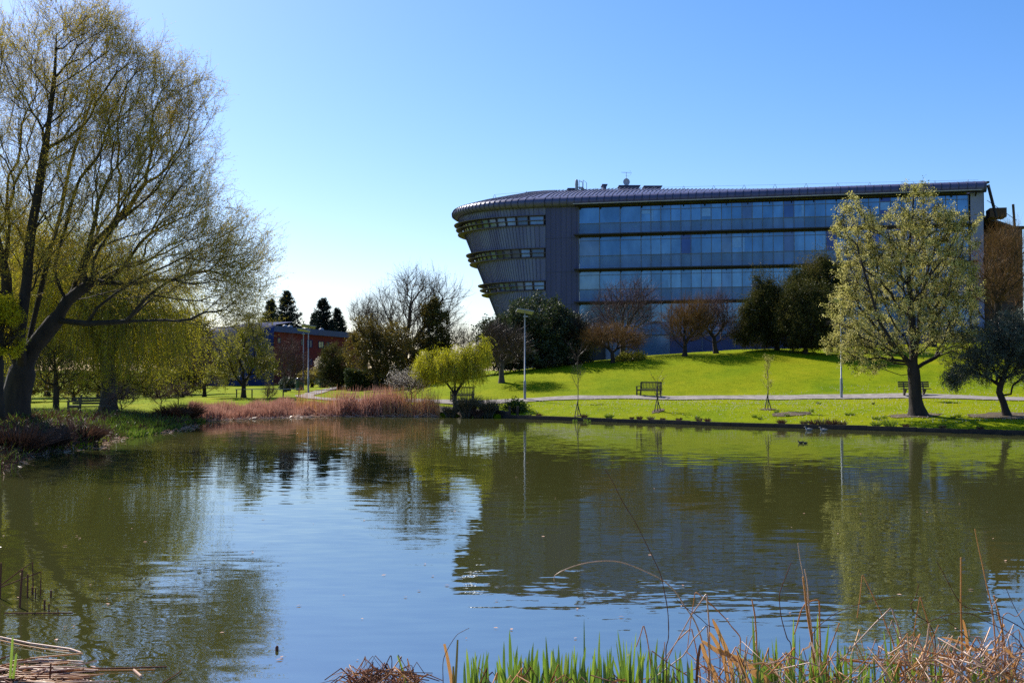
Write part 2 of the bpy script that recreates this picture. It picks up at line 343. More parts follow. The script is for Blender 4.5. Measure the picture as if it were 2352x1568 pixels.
# ------------------------------------------------------------------ main office building
BASE = np.array([7.9, 129.0]); E = nrm(np.array([43.4, -10.1])); NO = np.array([E[1], -E[0]])   # NO points to the camera
if NO[1] > 0: NO = -NO
LEN = float(np.hypot(43.4, 10.1)); C0 = -4.0
def fp(s, o, z): q = BASE + E * s + NO * o; return np.array([q[0], q[1], z])
EB = 10.0
def aext(z): return 13.15 - .418 * (22 - z)
def ep(phi, o, z):
    """point on the rounded end: phi 90 deg = front join, 0 = tip, -90 = back"""
    a = aext(min(z, 22.6)); c = BASE + E * C0 - NO * EB
    k = math.cos(phi) ** .8 if math.cos(phi) > 0 else 0
    q = c - E * (a + o) * k + NO * (EB + o) * math.sin(phi); return np.array([q[0], q[1], z])
def outline(z, o, nseg=44):
    P = [fp(LEN + .2, o, z), fp(LEN / 2, o, z), fp(0, o, z), fp(C0, o, z)]
    for k in range(1, nseg): P.append(ep(math.pi / 2 - math.pi * k / nseg, o, z))
    P += [fp(C0, -2 * EB - o, z), fp(0, -2 * EB - o, z), fp(LEN / 2, -2 * EB - o, z), fp(LEN + .2, -2 * EB - o, z)]
    return np.array(P)
def loft(mb, prof, smooth=False, m=0, closed=False):
    R = [outline(z, o) for (o, z) in prof]; n = len(R[0]); V = np.vstack(R); Fq = []
    for a in range(len(R) - 1):
        for q in range(n - 1 if not closed else n):
            q2 = (q + 1) % n; Fq.append([a * n + q, a * n + q2, (a + 1) * n + q2, (a + 1) * n + q])
    mb.add(V, Fq, m, smooth); return R
M['cladding'] = surf('zinc_cladding', (.07, .073, .17), (.045, .05, .125), .8, .55, .0, stretch=(1, 1, .07), lo=.3, hi=.7)
M['cladding_pale'] = surf('zinc_cladding_pale', (.14, .16, .27), (.085, .09, .20), 1.0, .55, .0, stretch=(1, 1, .07), lo=.35, hi=.65)  # paler, greyer zinc tone for the rounded end
M['seam'] = surf('seam_zinc', (.045, .05, .085), (.035, .04, .07), 1, .5, 0)
M['roof'] = surf('zinc_roof', (.10, .10, .18), (.07, .07, .14), .6, .42, .1, lo=.3, hi=.7)
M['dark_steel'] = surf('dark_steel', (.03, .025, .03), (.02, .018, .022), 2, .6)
M['fascia'] = surf('fascia_metal', (.40, .36, .36), (.3, .28, .28), 2, .5, .3)
M['mullion'] = surf('mullion_metal', (.16, .18, .22), (.12, .14, .18), 2, .5, .3)
M['louvre'] = surf('louvre_metal', (.13, .12, .15), (.09, .08, .10), 4, .8, 0, spec=.05)
M['basement'] = surf('purple_panel', (.055, .06, .16), (.042, .048, .12), .7, .5, .1)
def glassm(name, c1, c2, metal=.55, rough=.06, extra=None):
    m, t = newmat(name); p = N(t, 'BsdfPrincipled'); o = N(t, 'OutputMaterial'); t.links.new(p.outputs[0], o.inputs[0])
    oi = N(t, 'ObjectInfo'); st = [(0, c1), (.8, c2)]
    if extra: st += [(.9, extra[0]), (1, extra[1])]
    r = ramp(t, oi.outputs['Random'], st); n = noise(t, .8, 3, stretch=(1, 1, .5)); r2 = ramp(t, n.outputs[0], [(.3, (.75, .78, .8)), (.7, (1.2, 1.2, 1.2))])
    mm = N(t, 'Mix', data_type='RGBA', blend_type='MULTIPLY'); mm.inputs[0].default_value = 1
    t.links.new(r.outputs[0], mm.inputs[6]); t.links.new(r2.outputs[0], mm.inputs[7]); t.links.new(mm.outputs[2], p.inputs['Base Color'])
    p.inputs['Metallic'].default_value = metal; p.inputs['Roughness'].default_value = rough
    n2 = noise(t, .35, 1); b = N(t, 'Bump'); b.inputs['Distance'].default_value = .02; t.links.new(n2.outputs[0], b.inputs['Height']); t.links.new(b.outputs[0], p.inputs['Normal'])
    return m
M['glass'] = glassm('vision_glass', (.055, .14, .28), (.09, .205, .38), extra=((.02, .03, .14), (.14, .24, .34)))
M['glass_panel'] = glassm('spandrel_glass', (.055, .13, .26), (.08, .17, .34), .3, .25)
M['glass_ribbon'] = glassm('ribbon_glass', (.02, .03, .05), (.12, .2, .34), .3, .1)
M['blind'] = surf('drawn_blind', (.16, .32, .58), (.13, .27, .5), 1.5, .3, .5)
B = empty('office_building', (*fp(20, 0, 4)[:2], 4), label='long dark zinc and blue glass office block with rounded leaning end behind the hill', cat='building')
Binv = -np.array(B.location)
def bp(mb, name, mats, parent=B):
    o = mb.build(name, mats, parent); 
    if parent == B: o.location = tuple(Binv)
    return o
SL = [18.85, 14.8, 10.95, 7.0]           # canopy levels
# zinc wall of the rounded end (three strips between the ribbon windows, joined by the flat panel)
BANDS = [(20.2, 21.4), (16.35, 17.5), (12.45, 13.6)]
def strip_wall(z0, z1, mats, name):
    mb = MB(); R = []
    for z in np.linspace(z0, z1, 4):
        P = [fp(C0, 0, z)] + [ep(math.pi / 2 - math.pi * k / 44, 0, z) for k in range(1, 44)] + [fp(C0, -2 * EB, z), fp(LEN, -2 * EB, z)]
        R.append(P)
    n = len(R[0]); V = np.vstack(R); mb.add(V, [[a * n + q, a * n + q + 1, (a + 1) * n + q + 1, (a + 1) * n + q] for a in range(3) for q in range(n - 1)], 0, False)
    # standing seams
    for k in range(0, 60):
        ph = math.pi / 2 - math.pi * .62 * k / 60
        a, b_ = ep(ph, .02, z0), ep(ph, .02, z1); mb.bar(a, b_, .035, .04, 1, up=(b_ - a)[[1, 0, 2]] * 0 + np.array([NO[0], NO[1], 0]))
    bp(mb, name, mats)
wl = [22.35] + [q for b_ in BANDS for q in (b_[1], b_[0])] + [3.0]
for k in range(0, len(wl), 2): strip_wall(wl[k + 1], wl[k], [M['cladding_pale'], M['seam']], 'cladding')
for za, zb in ((22.35, 18.6), (18.6, 14.6), (14.6, 10.8), (10.8, 3.0)):
    mb = MB(); mb.add([fp(C0, 0, zb), fp(0, 0, zb), fp(0, 0, za - .03), fp(C0, 0, za - .03)], [[0, 1, 2, 3]])
    for s in np.arange(C0 + .6, 0, .62): mb.bar(fp(s, .01, zb), fp(s, .01, za - .04), .02, .03, 1, up=(NO[0], NO[1], 0))
    mb.bar(fp(C0, .012, za - .015), fp(0, .012, za - .015), .03, .03, 1); bp(mb, 'flat_cladding', [M['cladding'], M['seam']])
# recessed backing behind the ribbon windows + windows + louvre hoops
for bi, (z0, z1) in enumerate(BANDS):
    mb = MB(); k = 44; R = []
    for z in (z0, z1):
        R += [ep(math.pi / 2 - math.pi * q / k, -.35, z) for q in range(k + 1)]
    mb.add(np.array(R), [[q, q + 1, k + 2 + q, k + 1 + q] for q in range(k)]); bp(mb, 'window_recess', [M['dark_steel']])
    nw = 17
    for q in range(nw):
        p0 = math.pi / 2 - math.pi * .58 * (q + .08) / nw; p1 = math.pi / 2 - math.pi * .58 * (q + .92) / nw
        a, b_, c, d = ep(p0, -.12, z0 + .12), ep(p1, -.12, z0 + .12), ep(p1, -.12, z1 - .12), ep(p0, -.12, z1 - .12)
        mw = MB(); mw.add([a, b_, c, d], [[0, 1, 2, 3]]); win = bp(mw, 'ribbon_window', [M['glass_ribbon']])
        mf = MB(); ou = np.array([NO[0], NO[1], 0]) * .04
        for (u, v) in ((a, b_), (b_, c), (c, d), (d, a), ((a + d) / 2, (b_ + c) / 2)): mf.bar(u + ou, v + ou, .07, .09)
        mf.build('frame', [M['louvre']], win)
    for zz in np.linspace(z0 - .02, z1, 3):
        mh = MB(); kk = 60; V = []
        for q in range(kk + 1):
            ph = math.pi * .5 - math.pi * .75 * q / kk
            out = .12 + .75 * min(1, max(0, (q / kk - .12) * 3.0))
            V += [ep(ph, .02, zz - .035), ep(ph, out, zz - .035), ep(ph, out, zz + .035), ep(ph, .02, zz + .035)]
        Fq = []
        for q in range(kk):
            for e in range(4): Fq.append([4 * q + e, 4 * q + (e + 1) % 4, 4 * q + 4 + (e + 1) % 4, 4 * q + 4 + e])
        mh.add(V, Fq); bp(mh, 'louvre', [M['louvre']])
# rolled eave and roof
mb = MB(); prof = [(0, 22.3), (.35, 22.32), (.62, 22.6), (.66, 22.95), (.45, 23.3), (.05, 23.5), (-.5, 23.62)]
loft(mb, prof, True)
for k in range(0, 96):
    if k < 40: pts = [ep(math.pi / 2 - math.pi * .7 * k / 40, o_ + .03, z_) for o_, z_ in prof]
    else: s = C0 + (LEN - C0) * (k - 40) / 55; pts = [fp(s, o_ + .03, z_) for o_, z_ in prof]
    for a, b_ in zip(pts[:-1], pts[1:]): mb.bar(a, b_, .05, .07, 1, up=(E[0], E[1], 0))
bp(mb, 'eave_roll', [M['roof'], M['seam']])
mb = MB(); prof2 = [(-.5, 23.62), (-2.5, 24.22), (-5.5, 24.95), (-9, 25.75)]; R = loft(mb, prof2, False)
n = len(R[-1]); mb.add(np.vstack([R[-1], R[-1].mean(0)[None] + [[0, 0, .1]]]), [[q, q + 1, n] for q in range(n - 1)])
for k in range(0, 150):
    if k < 50: pts = [ep(math.pi / 2 - math.pi * .7 * k / 50, o_ + .0, z_ + .04) for o_, z_ in prof2]
    else: s = C0 + (LEN - C0) * (k - 50) / 99; pts = [fp(s, o_, z_ + .04) for o_, z_ in prof2]
    for a, b_ in zip(pts[:-1], pts[1:]): mb.bar(a, b_, .06, .09, 1)
def flatten(V):
    s_ = (V[:, :2] - BASE) @ E; V = V.copy(); k = V[:, 2] > 23.62; V[k, 2] -= (np.clip((s_ - 4) / (LEN - 8), 0, 1) * (V[:, 2] - 23.62) * .8)[k]; return V
mb.V = [flatten(q) for q in mb.V]
bp(mb, 'roof', [M['roof'], surf('roof_seam', (.2, .18, .22), (.16, .14, .18), 2, .5)])
# underside of the roll over the glass, fascia blade, dark soffit
mb = MB(); mb.bar(fp(-.5, 1.25, 22.42), fp(LEN - .4, 1.25, 22.42), .16, .10); bp(mb, 'fascia', [M['fascia']])
mb = MB(); mb.bar(fp(-.4, .66, 22.33), fp(LEN - .45, .66, 22.33), 1.1, .06)
for s in np.arange(.1, LEN, 2.42): mb.bar(fp(s, .1, 21.95), fp(s, 1.2, 22.36), .10, .16)
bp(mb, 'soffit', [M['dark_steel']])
# glass facade
edges = [0, 2.43, 4.86, 7.29]; nb = 31
edges += [7.29 + (LEN - 1.6 - 7.29) * k / nb for k in range(1, nb + 1)]
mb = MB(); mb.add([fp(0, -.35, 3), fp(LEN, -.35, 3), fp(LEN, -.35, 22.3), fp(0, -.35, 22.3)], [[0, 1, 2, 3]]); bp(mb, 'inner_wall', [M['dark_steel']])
tops = [22.05, SL[0] - .25, SL[1] - .25, SL[2] - .25]; bots = [SL[0] + .15, SL[1] + .15, SL[2] + .15, SL[3] + .15]
rest_w, rest_s = MB(), MB(); cw = cs = 0
for fl in range(4):
    zt, zb = tops[fl], bots[fl]; zm = zb + (zt - zb) * .40; zu = zt - (.0 if fl == 0 else .42)
    for k in range(len(edges) - 1):
        s0, s1 = edges[k] + .04, edges[k + 1] - .04; tilt = RNG.uniform(-.012, .012)
        V = [fp(s0, -.05, zm + .04), fp(s1, -.05 + tilt, zm + .04), fp(s1, -.05 + tilt, zt), fp(s0, -.05, zt)]
        if cw < 100 and fl < 3:
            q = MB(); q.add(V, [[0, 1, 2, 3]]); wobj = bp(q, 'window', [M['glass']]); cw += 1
            if fl > 0 or k > 2:
                q = MB(); q.bar(fp(s0, .01, zt - .42), fp(s1, .01, zt - .42), .05, .05); q.build('transom', [M['mullion']], wobj)
            if RNG.uniform() < .17:
                q = MB(); f0, f1 = (0, 1) if RNG.uniform() < .6 else ((0, .25) if RNG.uniform() < .5 else (.7, 1)); dr = RNG.uniform(.2, .75) if f1 - f0 == 1 else 1
                a_, b2 = s0 + (s1 - s0) * f0 + .03, s0 + (s1 - s0) * f1 - .03; zz0 = zt - .45 - (zt - .5 - zm) * dr
                q.add([fp(a_, -.02, max(zz0, zm + .08)), fp(b2, -.02, max(zz0, zm + .08)), fp(b2, -.02, zt - .46), fp(a_, -.02, zt - .46)], [[0, 1, 2, 3]]); q.build('blind', [M['blind']], wobj)
        else: rest_w.add(V, [[0, 1, 2, 3]])
        V = [fp(s0, -.05, zb), fp(s1, -.05, zb), fp(s1, -.05, zm - .04), fp(s0, -.05, zm - .04)]
        if cs < 100 and fl < 3: q = MB(); q.add(V, [[0, 1, 2, 3]]); bp(q, 'spandrel_panel', [M['glass_panel']]); cs += 1
        else: rest_s.add(V, [[0, 1, 2, 3]])
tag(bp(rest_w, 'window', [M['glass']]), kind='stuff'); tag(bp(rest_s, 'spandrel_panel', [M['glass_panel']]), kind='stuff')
for k, s in enumerate(edges):
    q = MB()
    for zt, zb in zip(tops, bots): q.bar(fp(s, 0, zb), fp(s, 0, zt), .07, .10, up=(NO[0], NO[1], 0))
    bp(q, 'mullion', [M['mullion']])
for fl in range(4):
    zt, zb = tops[fl], bots[fl]; zm = zb + (zt - zb) * .40
    q = MB(); q.bar(fp(0, -.005, zm), fp(edges[-1], -.005, zm), .06, .07); bp(q, 'sill_rail', [M['mullion']])
for z in SL[:3]:
    q = MB(); q.bar(fp(-.5, .42, z - .02), fp(LEN - .8, .42, z - .02), 1.0, .10); q.bar(fp(0, .03, z - .12), fp(LEN - 1.2, .03, z - .12), .14, .30)
    q.bar(fp(-.5, .95, z), fp(LEN - .8, .95, z), .06, .14)
    for s in np.arange(.1, LEN - 1, 2.42): q.bar(fp(s, .0, z - .35), fp(s, .9, z - .06), .07, .10)
    bp(q, 'canopy', [M['dark_steel']])
# lower wall under the glass: entrance glazing at the left, purple panels to the right
for k in range(11):
    s0, s1 = 3.2 + k * 3.7, 3.2 + (k + 1) * 3.7 - .06
    q = MB(); q.add([fp(s0, .04, 3), fp(s1, .04, 3), fp(s1, .04, 7.0), fp(s0, .04, 7.0)], [[0, 1, 2, 3]]); bp(q, 'wall_panel', [M['basement'] if k > 1 else M['glass_ribbon']])
q = MB()
for k in range(12): q.bar(fp(3.17 + k * 3.7, .08, 3), fp(3.17 + k * 3.7, .08, 7), .06, .06, up=(NO[0], NO[1], 0))
q.bar(fp(0, .08, 7.02), fp(LEN, .08, 7.02), .08, .10); bp(q, 'panel_trim', [M['mullion']])
# right gable end with verge blade, white pier, escape stair platform
q = MB(); q.add([fp(LEN, 0, 3), fp(LEN, -2 * EB, 3), fp(LEN, -2 * EB, 23), fp(LEN, -9, 24.0), fp(LEN, 0, 23.4)], [[0, 1, 2, 3, 4]]); bp(q, 'end_wall', [M['basement']])
q = MB(); q.box(fp(LEN - .75, .02, 12.8), (1.3, .2, 18.9), rz=math.atan2(E[1], E[0])); bp(q, 'end_pier', [surf('pale_pier', (.24, .26, .42), (.2, .22, .36), 1, .6)])
q = MB(); V = fp(LEN + .3, .7, 23.0); q.bar(V, fp(LEN + 1.15, .5, 19.4), .5, .12); q.bar(fp(LEN + .3, .7, 23.3), fp(LEN + .3, -9, 24.1), .3, .2); bp(q, 'verge', [M['dark_steel']])
M['rust'] = surf('brown_cladding', (.10, .055, .035), (.06, .035, .025), 1.5, .8)
q = MB(); q.box(fp(LEN + 1.6, -2, 20.2), (1.7, 2.4, 1.0), rz=math.atan2(E[1], E[0])); q.box(fp(LEN + 1.0, -3, 12), (1.6, 3, 12), rz=math.atan2(E[1], E[0]))
for s in (3.35, ): q.bar(fp(LEN + s - .3, -.6, 21), fp(LEN + s + .1, -.6, 14), .2, .2)
q.bar(fp(LEN + .4, -.5, 21.5), fp(LEN + 3.4, -.5, 19.2), .05, .05)
bp(q, 'stair_tower', [M['rust']])
# rooftop kit
DR = 137.0
def R_(px, py, D=DR): return at(px, py, D)
q = MB(); c = R_(1324.6, 440); q.tube([c + [0, 0, -.8], c + [0, 0, .8]], [.21, .21], 8); q.tube([c + [0, 0, .8], c + [0, 0, 1.35], c + [0, 0, 1.5]], [.24, .2, .12], 8); bp(q, 'flue', [M['panel_under']])
q = MB()
for px in (1330.5, 1339.5):
    a = R_(px, 440); q.tube([a + [0, 0, -.6], a + [0, 0, 1.45], a + [.42, 0, 1.1], a + [.42, 0, -.6]], .035, 5)
q.tube([R_(1330.5, 417), R_(1339.5, 417)], .03, 5)
for k in range(4): q.box(R_(1333 + k * 3.4, 430.5 + k * 2.6), (.6, .5, .05))
bp(q, 'ladder_cage', [M['galv']])
q = MB(); c = R_(1439, 418); an = np.linspace(0, 2 * math.pi, 25)[:-1]
V = [c + [0, .12, 0]] + [c + [.42 * math.cos(a), 0, .46 * math.sin(a)] for a in an] + [c + [.2 * math.cos(a), .1, .22 * math.sin(a)] for a in an]
q.add(V, [[0, 25 + k, 25 + (k + 1) % 24] for k in range(24)]); q.add(V, [[25 + k, 1 + k, 1 + (k + 1) % 24, 25 + (k + 1) % 24] for k in range(24)])
q.tube([c + [0, .15, -1.1], c + [0, .15, 1.05]], .035, 5); q.tube([c + [0, 0, -.3], c + [.02, -.4, 0]], .02, 4); q.box(c + [.02, -.42, 0], (.08, .1, .08)); bp(q, 'satellite_dish', [surf('dish_grey', (.4, .42, .5), (.33, .35, .44), 4, .5)])
q = MB(); c = c + [0, .15, 1.05]; q.tube([c + [-.6, 0, .18], c + [.6, 0, .1]], .018, 4)
for k in range(7): x = -.55 + k * .15; q.tube([c + [x, -.05, .18 - .005 * k - .12], c + [x, .05, .18 + .12]], .008, 3)
q.tube([c + [.5, 0, -.22], c + [.62, 0, .12], c + [.45, 0, .42]], .012, 4); q.tube([c, c + [0, 0, .2]], .02, 4); q.tube([c + [-.12, 0, -.25], c + [.4, 0, -.3]], .012, 4)
bp(q, 'aerial', [M['galv']])
for (x0, x1, y0, y1) in ((1422, 1466, 430.5, 446), (1479, 1516, 431.5, 446), (1384, 1391, 428, 444), (1305, 1317, 437, 448)):
    a, b_ = R_(x0, y1, 138), R_(x1, y0, 138); q = MB(); cc = (a + b_) / 2
    q.box(cc, (b_[0] - a[0], 2.0, b_[2] - a[2])); q.box([cc[0], cc[1], b_[2] + .05], (b_[0] - a[0] + .3, 2.3, .1)); bp(q, 'roof_hatch', [M['cladding']])
for k in range(16):
    s = -9 + k * 3.5
    if s < C0: a = ep(math.pi / 2 - (C0 - s) * .15, -3.2, 24.4)
    else: a = fp(s, -3.2, 24.43)
    q = MB(); e3 = np.array([E[0], E[1], 0])
    q.tube([a - e3 * .22, a + [0, 0, .5], a + e3 * .22], .035, 4); q.V = [np.asarray(flatten(a[None])[0] - a) + v for v in q.V]; bp(q, 'safety_bracket', [M['panel_under']])
q = MB(); q.tube([ep(math.pi / 2 - .75, -3.2, 24.88), fp(C0, -3.2, 24.9), fp(LEN, -3.2, 24.2)], .014, 3); bp(q, 'safety_cable', [M['galv']])

# brown brick block at the far right, behind the bare tree
M['brick_brown'] = surf('brown_brick', (.12, .07, .05), (.08, .045, .035), 1.5, .9, bump=.01, bscale=20)
q = MB(); a = at(2296, 524, 124); c = at(2348, 524, 124); q.box([(a[0] + c[0]) / 2, 128, a[2] / 2 + .8], (c[0] - a[0], 8, a[2] - 1.6))
bb = empty('brick_building', (a[0] + 1, 128, 4), label='narrow brown brick block at the right end of the office block behind bare branches', cat='building')
o = q.build('wall', M['brick_brown'], bb); o.location = -np.array(bb.location)
q = MB(); q.bar([a[0] - 2, 128, a[2] + 1.4], [a[0] + 1.6, 128, a[2] + .1], 8.1, .25); q.box([(a[0] + c[0]) / 2 + .6, 128, a[2] + .12], (c[0] - a[0] + .1, 8.3, .22)); o = q.build('roof', M['dark_steel'], bb); o.location = -np.array(bb.location)

# ------------------------------------------------------------------ red building at the left
M['red_wall'] = surf('red_render', (.17, .018, .018), (.12, .013, .014), .5, .85, lo=.3, hi=.7)
M['blue_roof'] = surf('blue_metal', (.06, .08, .2), (.045, .06, .16), .6, .6, 0)
M['blue_wall'] = surf('blue_wall', (.025, .04, .14), (.015, .025, .09), .8, .8, spec=.1)
rb = empty('red_building', (*at(631, 880, 140)[:2], 1.5), label='red walled three storey building with blue metal roof edge behind the lamp posts', cat='building')
def rp(mb, name, mats, parent=None):
    o = mb.build(name, mats, parent or rb)
    if parent is None: o.location = -np.array(rb.location)
    return o
A0, A1 = at(629, 761, 140), at(815, 776, 152); A0[2] = 0.5; A1[2] = .5
def rw(f, z, o=0):
    q = A0 + (A1 - A0) * f; return np.array([q[0], q[1] - o, z])
zt0, zt1 = at(629, 761, 140)[2], at(815, 777, 152)[2]
q = MB(); q.add([rw(0, 0), rw(1, 0), rw(1, zt1), rw(0, zt0), rw(0, 0) + [0, 14, 0], rw(1, 0) + [0, 14, 0], rw(1, zt1) + [0, 14, 0], rw(0, zt0) + [0, 14, 0]], [[0, 1, 2, 3], [1, 5, 6, 2], [4, 0, 3, 7], [3, 2, 6, 7]]); rp(q, 'wall', M['red_wall'])
q = MB(); a, b_ = rw(-.01, zt0 + .35, .35), rw(1.02, zt1 + .35, .35); q.bar(a, b_, .5, .75)
q.add([a + [0, -.2, .4], b_ + [0, -.2, .4], b_ + [0, 9, .35], a + [0, 9, .35]], [[0, 1, 2, 3]]); rp(q, 'roof', [M['blue_roof']])
for f in (.11, .17, .55): q = MB(); z = zt0 + (zt1 - zt0) * f + .95; q.tube([rw(f, z, -1) + [0, 0, -.3], rw(f, z, -1) + [0, 0, -.05], rw(f, z, -1) + [0, 0, .05]], [.34, .32, .12], 10); rp(q, 'skylight', M['panel_under'])
M['curtain'] = surf('yellow_curtain', (.75, .62, .38), (.6, .5, .3), 4, .8)  # yellowish curtain cloth, plain surface colour
M['win_dark'] = surf('dark_glass', (.03, .045, .08), (.05, .07, .12), 1, .15, spec=.7)
def z6(x, y): return ((650 + x / 6.816) / 1.0884, (780 + y / 6.816) / 1.0884)
for (x0, x1, y0, y1, kind) in [(300, 342, 440, 525, 1), (680, 714, 462, 565, 1), (778, 862, 478, 600, 0), (973, 1060, 503, 608, 1), (1116, 1158, 512, 622, 0), (966, 1045, 812, 912, 0), (455, 545, 850, 1015, 0), (598, 634, 925, 1030, 0), (826, 862, 800, 900, 0), (330, 372, 740, 830, 0), (1180, 1230, 830, 930, 0)]:
    u0, v0 = z6(x0, y0); u1, v1 = z6(x1, y1)
    f0, f1 = (u0 - 629) / (815 - 629), (u1 - 629) / (815 - 629); D = 140 + 12 * (f0 + f1) / 2
    z1, z0 = at(u0, v0, D)[2], at(u0, v1, D)[2]; q = MB(); q.add([rw(f0, z0, .03), rw(f1, z0, .03), rw(f1, z1, .03), rw(f0, z1, .03)], [[0, 1, 2, 3]])
    wn = rp(q, 'window', M['curtain'] if kind else M['win_dark'])
    q = MB(); fm = (f0 + f1) / 2
    for (a, b_) in ((rw(f0, z0, .06), rw(f1, z0, .06)), (rw(f0, z1, .06), rw(f1, z1, .06)), (rw(f0, z0, .06), rw(f0, z1, .06)), (rw(f1, z0, .06), rw(f1, z1, .06)), (rw(fm, z0, .06), rw(fm, z1, .06))): q.bar(a, b_, .08, .08, up=(0, -1, 0.01))
    q.build('frame', M['blue_wall'], wn)
# curved blue wing to its left
mb = MB(); Vb = []; nn = 24
for k in range(nn + 1):
    f = k / nn; px = 629 - f * 220; D = 139 + 10 * f * f; top = at(px, 744 + 26 * f ** 2.5, D)[2]; x = (px - CX) / FPX * D
    Vb += [[x, D, 0], [x, D - .3, top - 2.6], [x, D + .1, top - .5], [x, D + 1.2, top], [x, D + 12, top + .8]]
mb.add(Vb, [[5 * k + e, 5 * k + 5 + e, 5 * k + 6 + e, 5 * k + 1 + e] for k in range(nn) for e in range(4)], 0, True); rp(mb, 'blue_wing', M['blue_wall'])

# ------------------------------------------------------------------ vegetation engine
def grow(P, par, T, bf=.35):
    P = [np.array(q, float) for q in P]; par = list(par); pl = []
    for k, q in enumerate(P): pl.append(0 if par[k] < 0 else pl[par[k]] + np.linalg.norm(q - P[par[k]]))
    Pn = np.array(P); pln = np.array(pl)
    d = np.linalg.norm(T[:, None] - Pn[None], axis=2) + bf * pln[None]
    best = d.argmin(1); cost = d.min(1); alive = np.ones(len(T), bool); cnt = len(P)
    P = list(Pn)
    for _ in range(len(T)):
        k = int(np.where(alive, cost, 1e9).argmin()); b_ = int(best[k]); alive[k] = False
        P.append(T[k]); par.append(b_); l = pl[b_] + np.linalg.norm(T[k] - P[b_]); pl.append(l)
        c = np.linalg.norm(T - T[k], axis=1) + bf * l; up = c < cost; best[up] = cnt; cost = np.minimum(c, cost); cnt += 1
    return np.array(P), np.array(par)
def smooth_tree(P, par, n0, it=4):
    n = len(P)
    for _ in range(it):
        S = np.zeros_like(P); C = np.zeros(n); m = par >= 0
        np.add.at(S, par[m], P[m]); np.add.at(C, par[m], 1)
        Q = P.copy(); k = np.arange(n) >= n0; k &= C > 0
        Q[k] = .5 * P[k] + .25 * P[par[k]] + .25 * S[k] / C[k][:, None]; P = Q
    return P
def radii(P, par, R, r0):
    n = len(P); leaf = np.ones(n, bool); leaf[par[par >= 0]] = False; nt = max(2, leaf.sum()); p = math.log(nt) / math.log(R / r0)
    a = np.where(leaf, r0 ** p, 0.)
    for k in range(n - 1, 0, -1):
        if par[k] >= 0: a[par[k]] += a[k]
    return a ** (1 / p)
def branches(mb, P, par, r, base, rmin=0., flare=.7, m=0, sides=(10, 7, 5, 3)):
    n = len(P); ch = [[] for _ in range(n)]
    for k in range(n):
        if par[k] >= 0: ch[par[k]].append(k)
    st = [(k, None) for k in range(n) if par[k] < 0]
    rr = r * (1 + flare * np.exp(-np.maximum(0, P[:, 2] - base) / (.9 * r.max() + .05)))
    while st:
        k, pr = st.pop(); pts, rad = ([], []) if pr is None else ([P[pr]], [min(rr[pr] * .8, rr[k] * 1.25)])
        while True:
            pts.append(P[k]); rad.append(rr[k])
            if not ch[k]: break
            nx = max(ch[k], key=lambda q: r[q])
            for q in ch[k]:
                if q != nx: st.append((q, k))
            k = nx
        if len(pts) < 2 or max(rad) < rmin: continue
        R0 = max(rad); s = sides[0] if R0 > .2 else sides[1] if R0 > .08 else sides[2] if R0 > .035 else sides[3]
        mb.tube(pts, rad, s, m, caps=False)
def ribbons(mb, pts, w, m=0, taper=.25, rng=RNG, face=None):
    N_, S, _ = pts.shape; d = nrm(pts[:, -1] - pts[:, 0]); rv = rng.normal(size=(N_, 3)) if face is None else np.broadcast_to(face, (N_, 3)) + rng.normal(size=(N_, 3)) * .5
    side = nrm(np.cross(d, rv))
    ww = (np.linspace(1, taper, S) if np.isscalar(taper) else np.asarray(taper))[None, :, None] * np.broadcast_to(np.asarray(w, float).reshape(-1, 1, 1), (N_, 1, 1)) / 2
    V = np.stack([pts - side[:, None] * ww, pts + side[:, None] * ww], 2).reshape(-1, 3)
    b_ = np.arange(N_)[:, None] * S * 2; s = np.arange(S - 1)[None] * 2
    F = np.stack([b_ + s, b_ + s + 1, b_ + s + 3, b_ + s + 2], -1).reshape(-1, 4); mb.add(V, F, m)
def shoots(P0, D0, n, L, bias=(0, 0, 0), spread=.6, curv=(0, 0, 0), wob=.25, segs=3, rng=RNG):
    P = np.repeat(P0, n, 0); d = nrm(np.repeat(D0, n, 0) + rng.normal(size=(len(P0) * n, 3)) * spread + np.array(bias))
    Ls = (L * rng.uniform(.5, 1.25, len(P)))[:, None]; out = [P]
    for _ in range(segs):
        P = P + d * Ls / segs; out.append(P); d = nrm(d + np.array(curv) + rng.normal(size=d.shape) * wob)
    return np.stack(out, 1)
def leaves(mb, pts, k, l, w, m=1, jit=.03, rng=RNG, along=.5, t0=.15):
    N_, S, _ = pts.shape; idx = np.repeat(np.arange(N_), k); t = rng.uniform(t0, 1, len(idx)) * (S - 1); s = np.minimum(t.astype(int), S - 2); f = (t - s)[:, None]
    a, b_ = pts[idx, s], pts[idx, s + 1]; c = a + (b_ - a) * f + rng.normal(size=(len(idx), 3)) * jit
    d = nrm(nrm(b_ - a) * along + rng.normal(size=c.shape) * .6); sd = nrm(np.cross(d, rng.normal(size=c.shape))); sc = rng.uniform(.6, 1.25, (len(idx), 1))
    V = np.stack([c, c + d * l * .45 * sc + sd * w * .5 * sc, c + d * l * sc, c + d * l * .45 * sc - sd * w * .5 * sc], 1).reshape(-1, 3)
    mb.add(V, np.arange(len(V)).reshape(-1, 4), m)
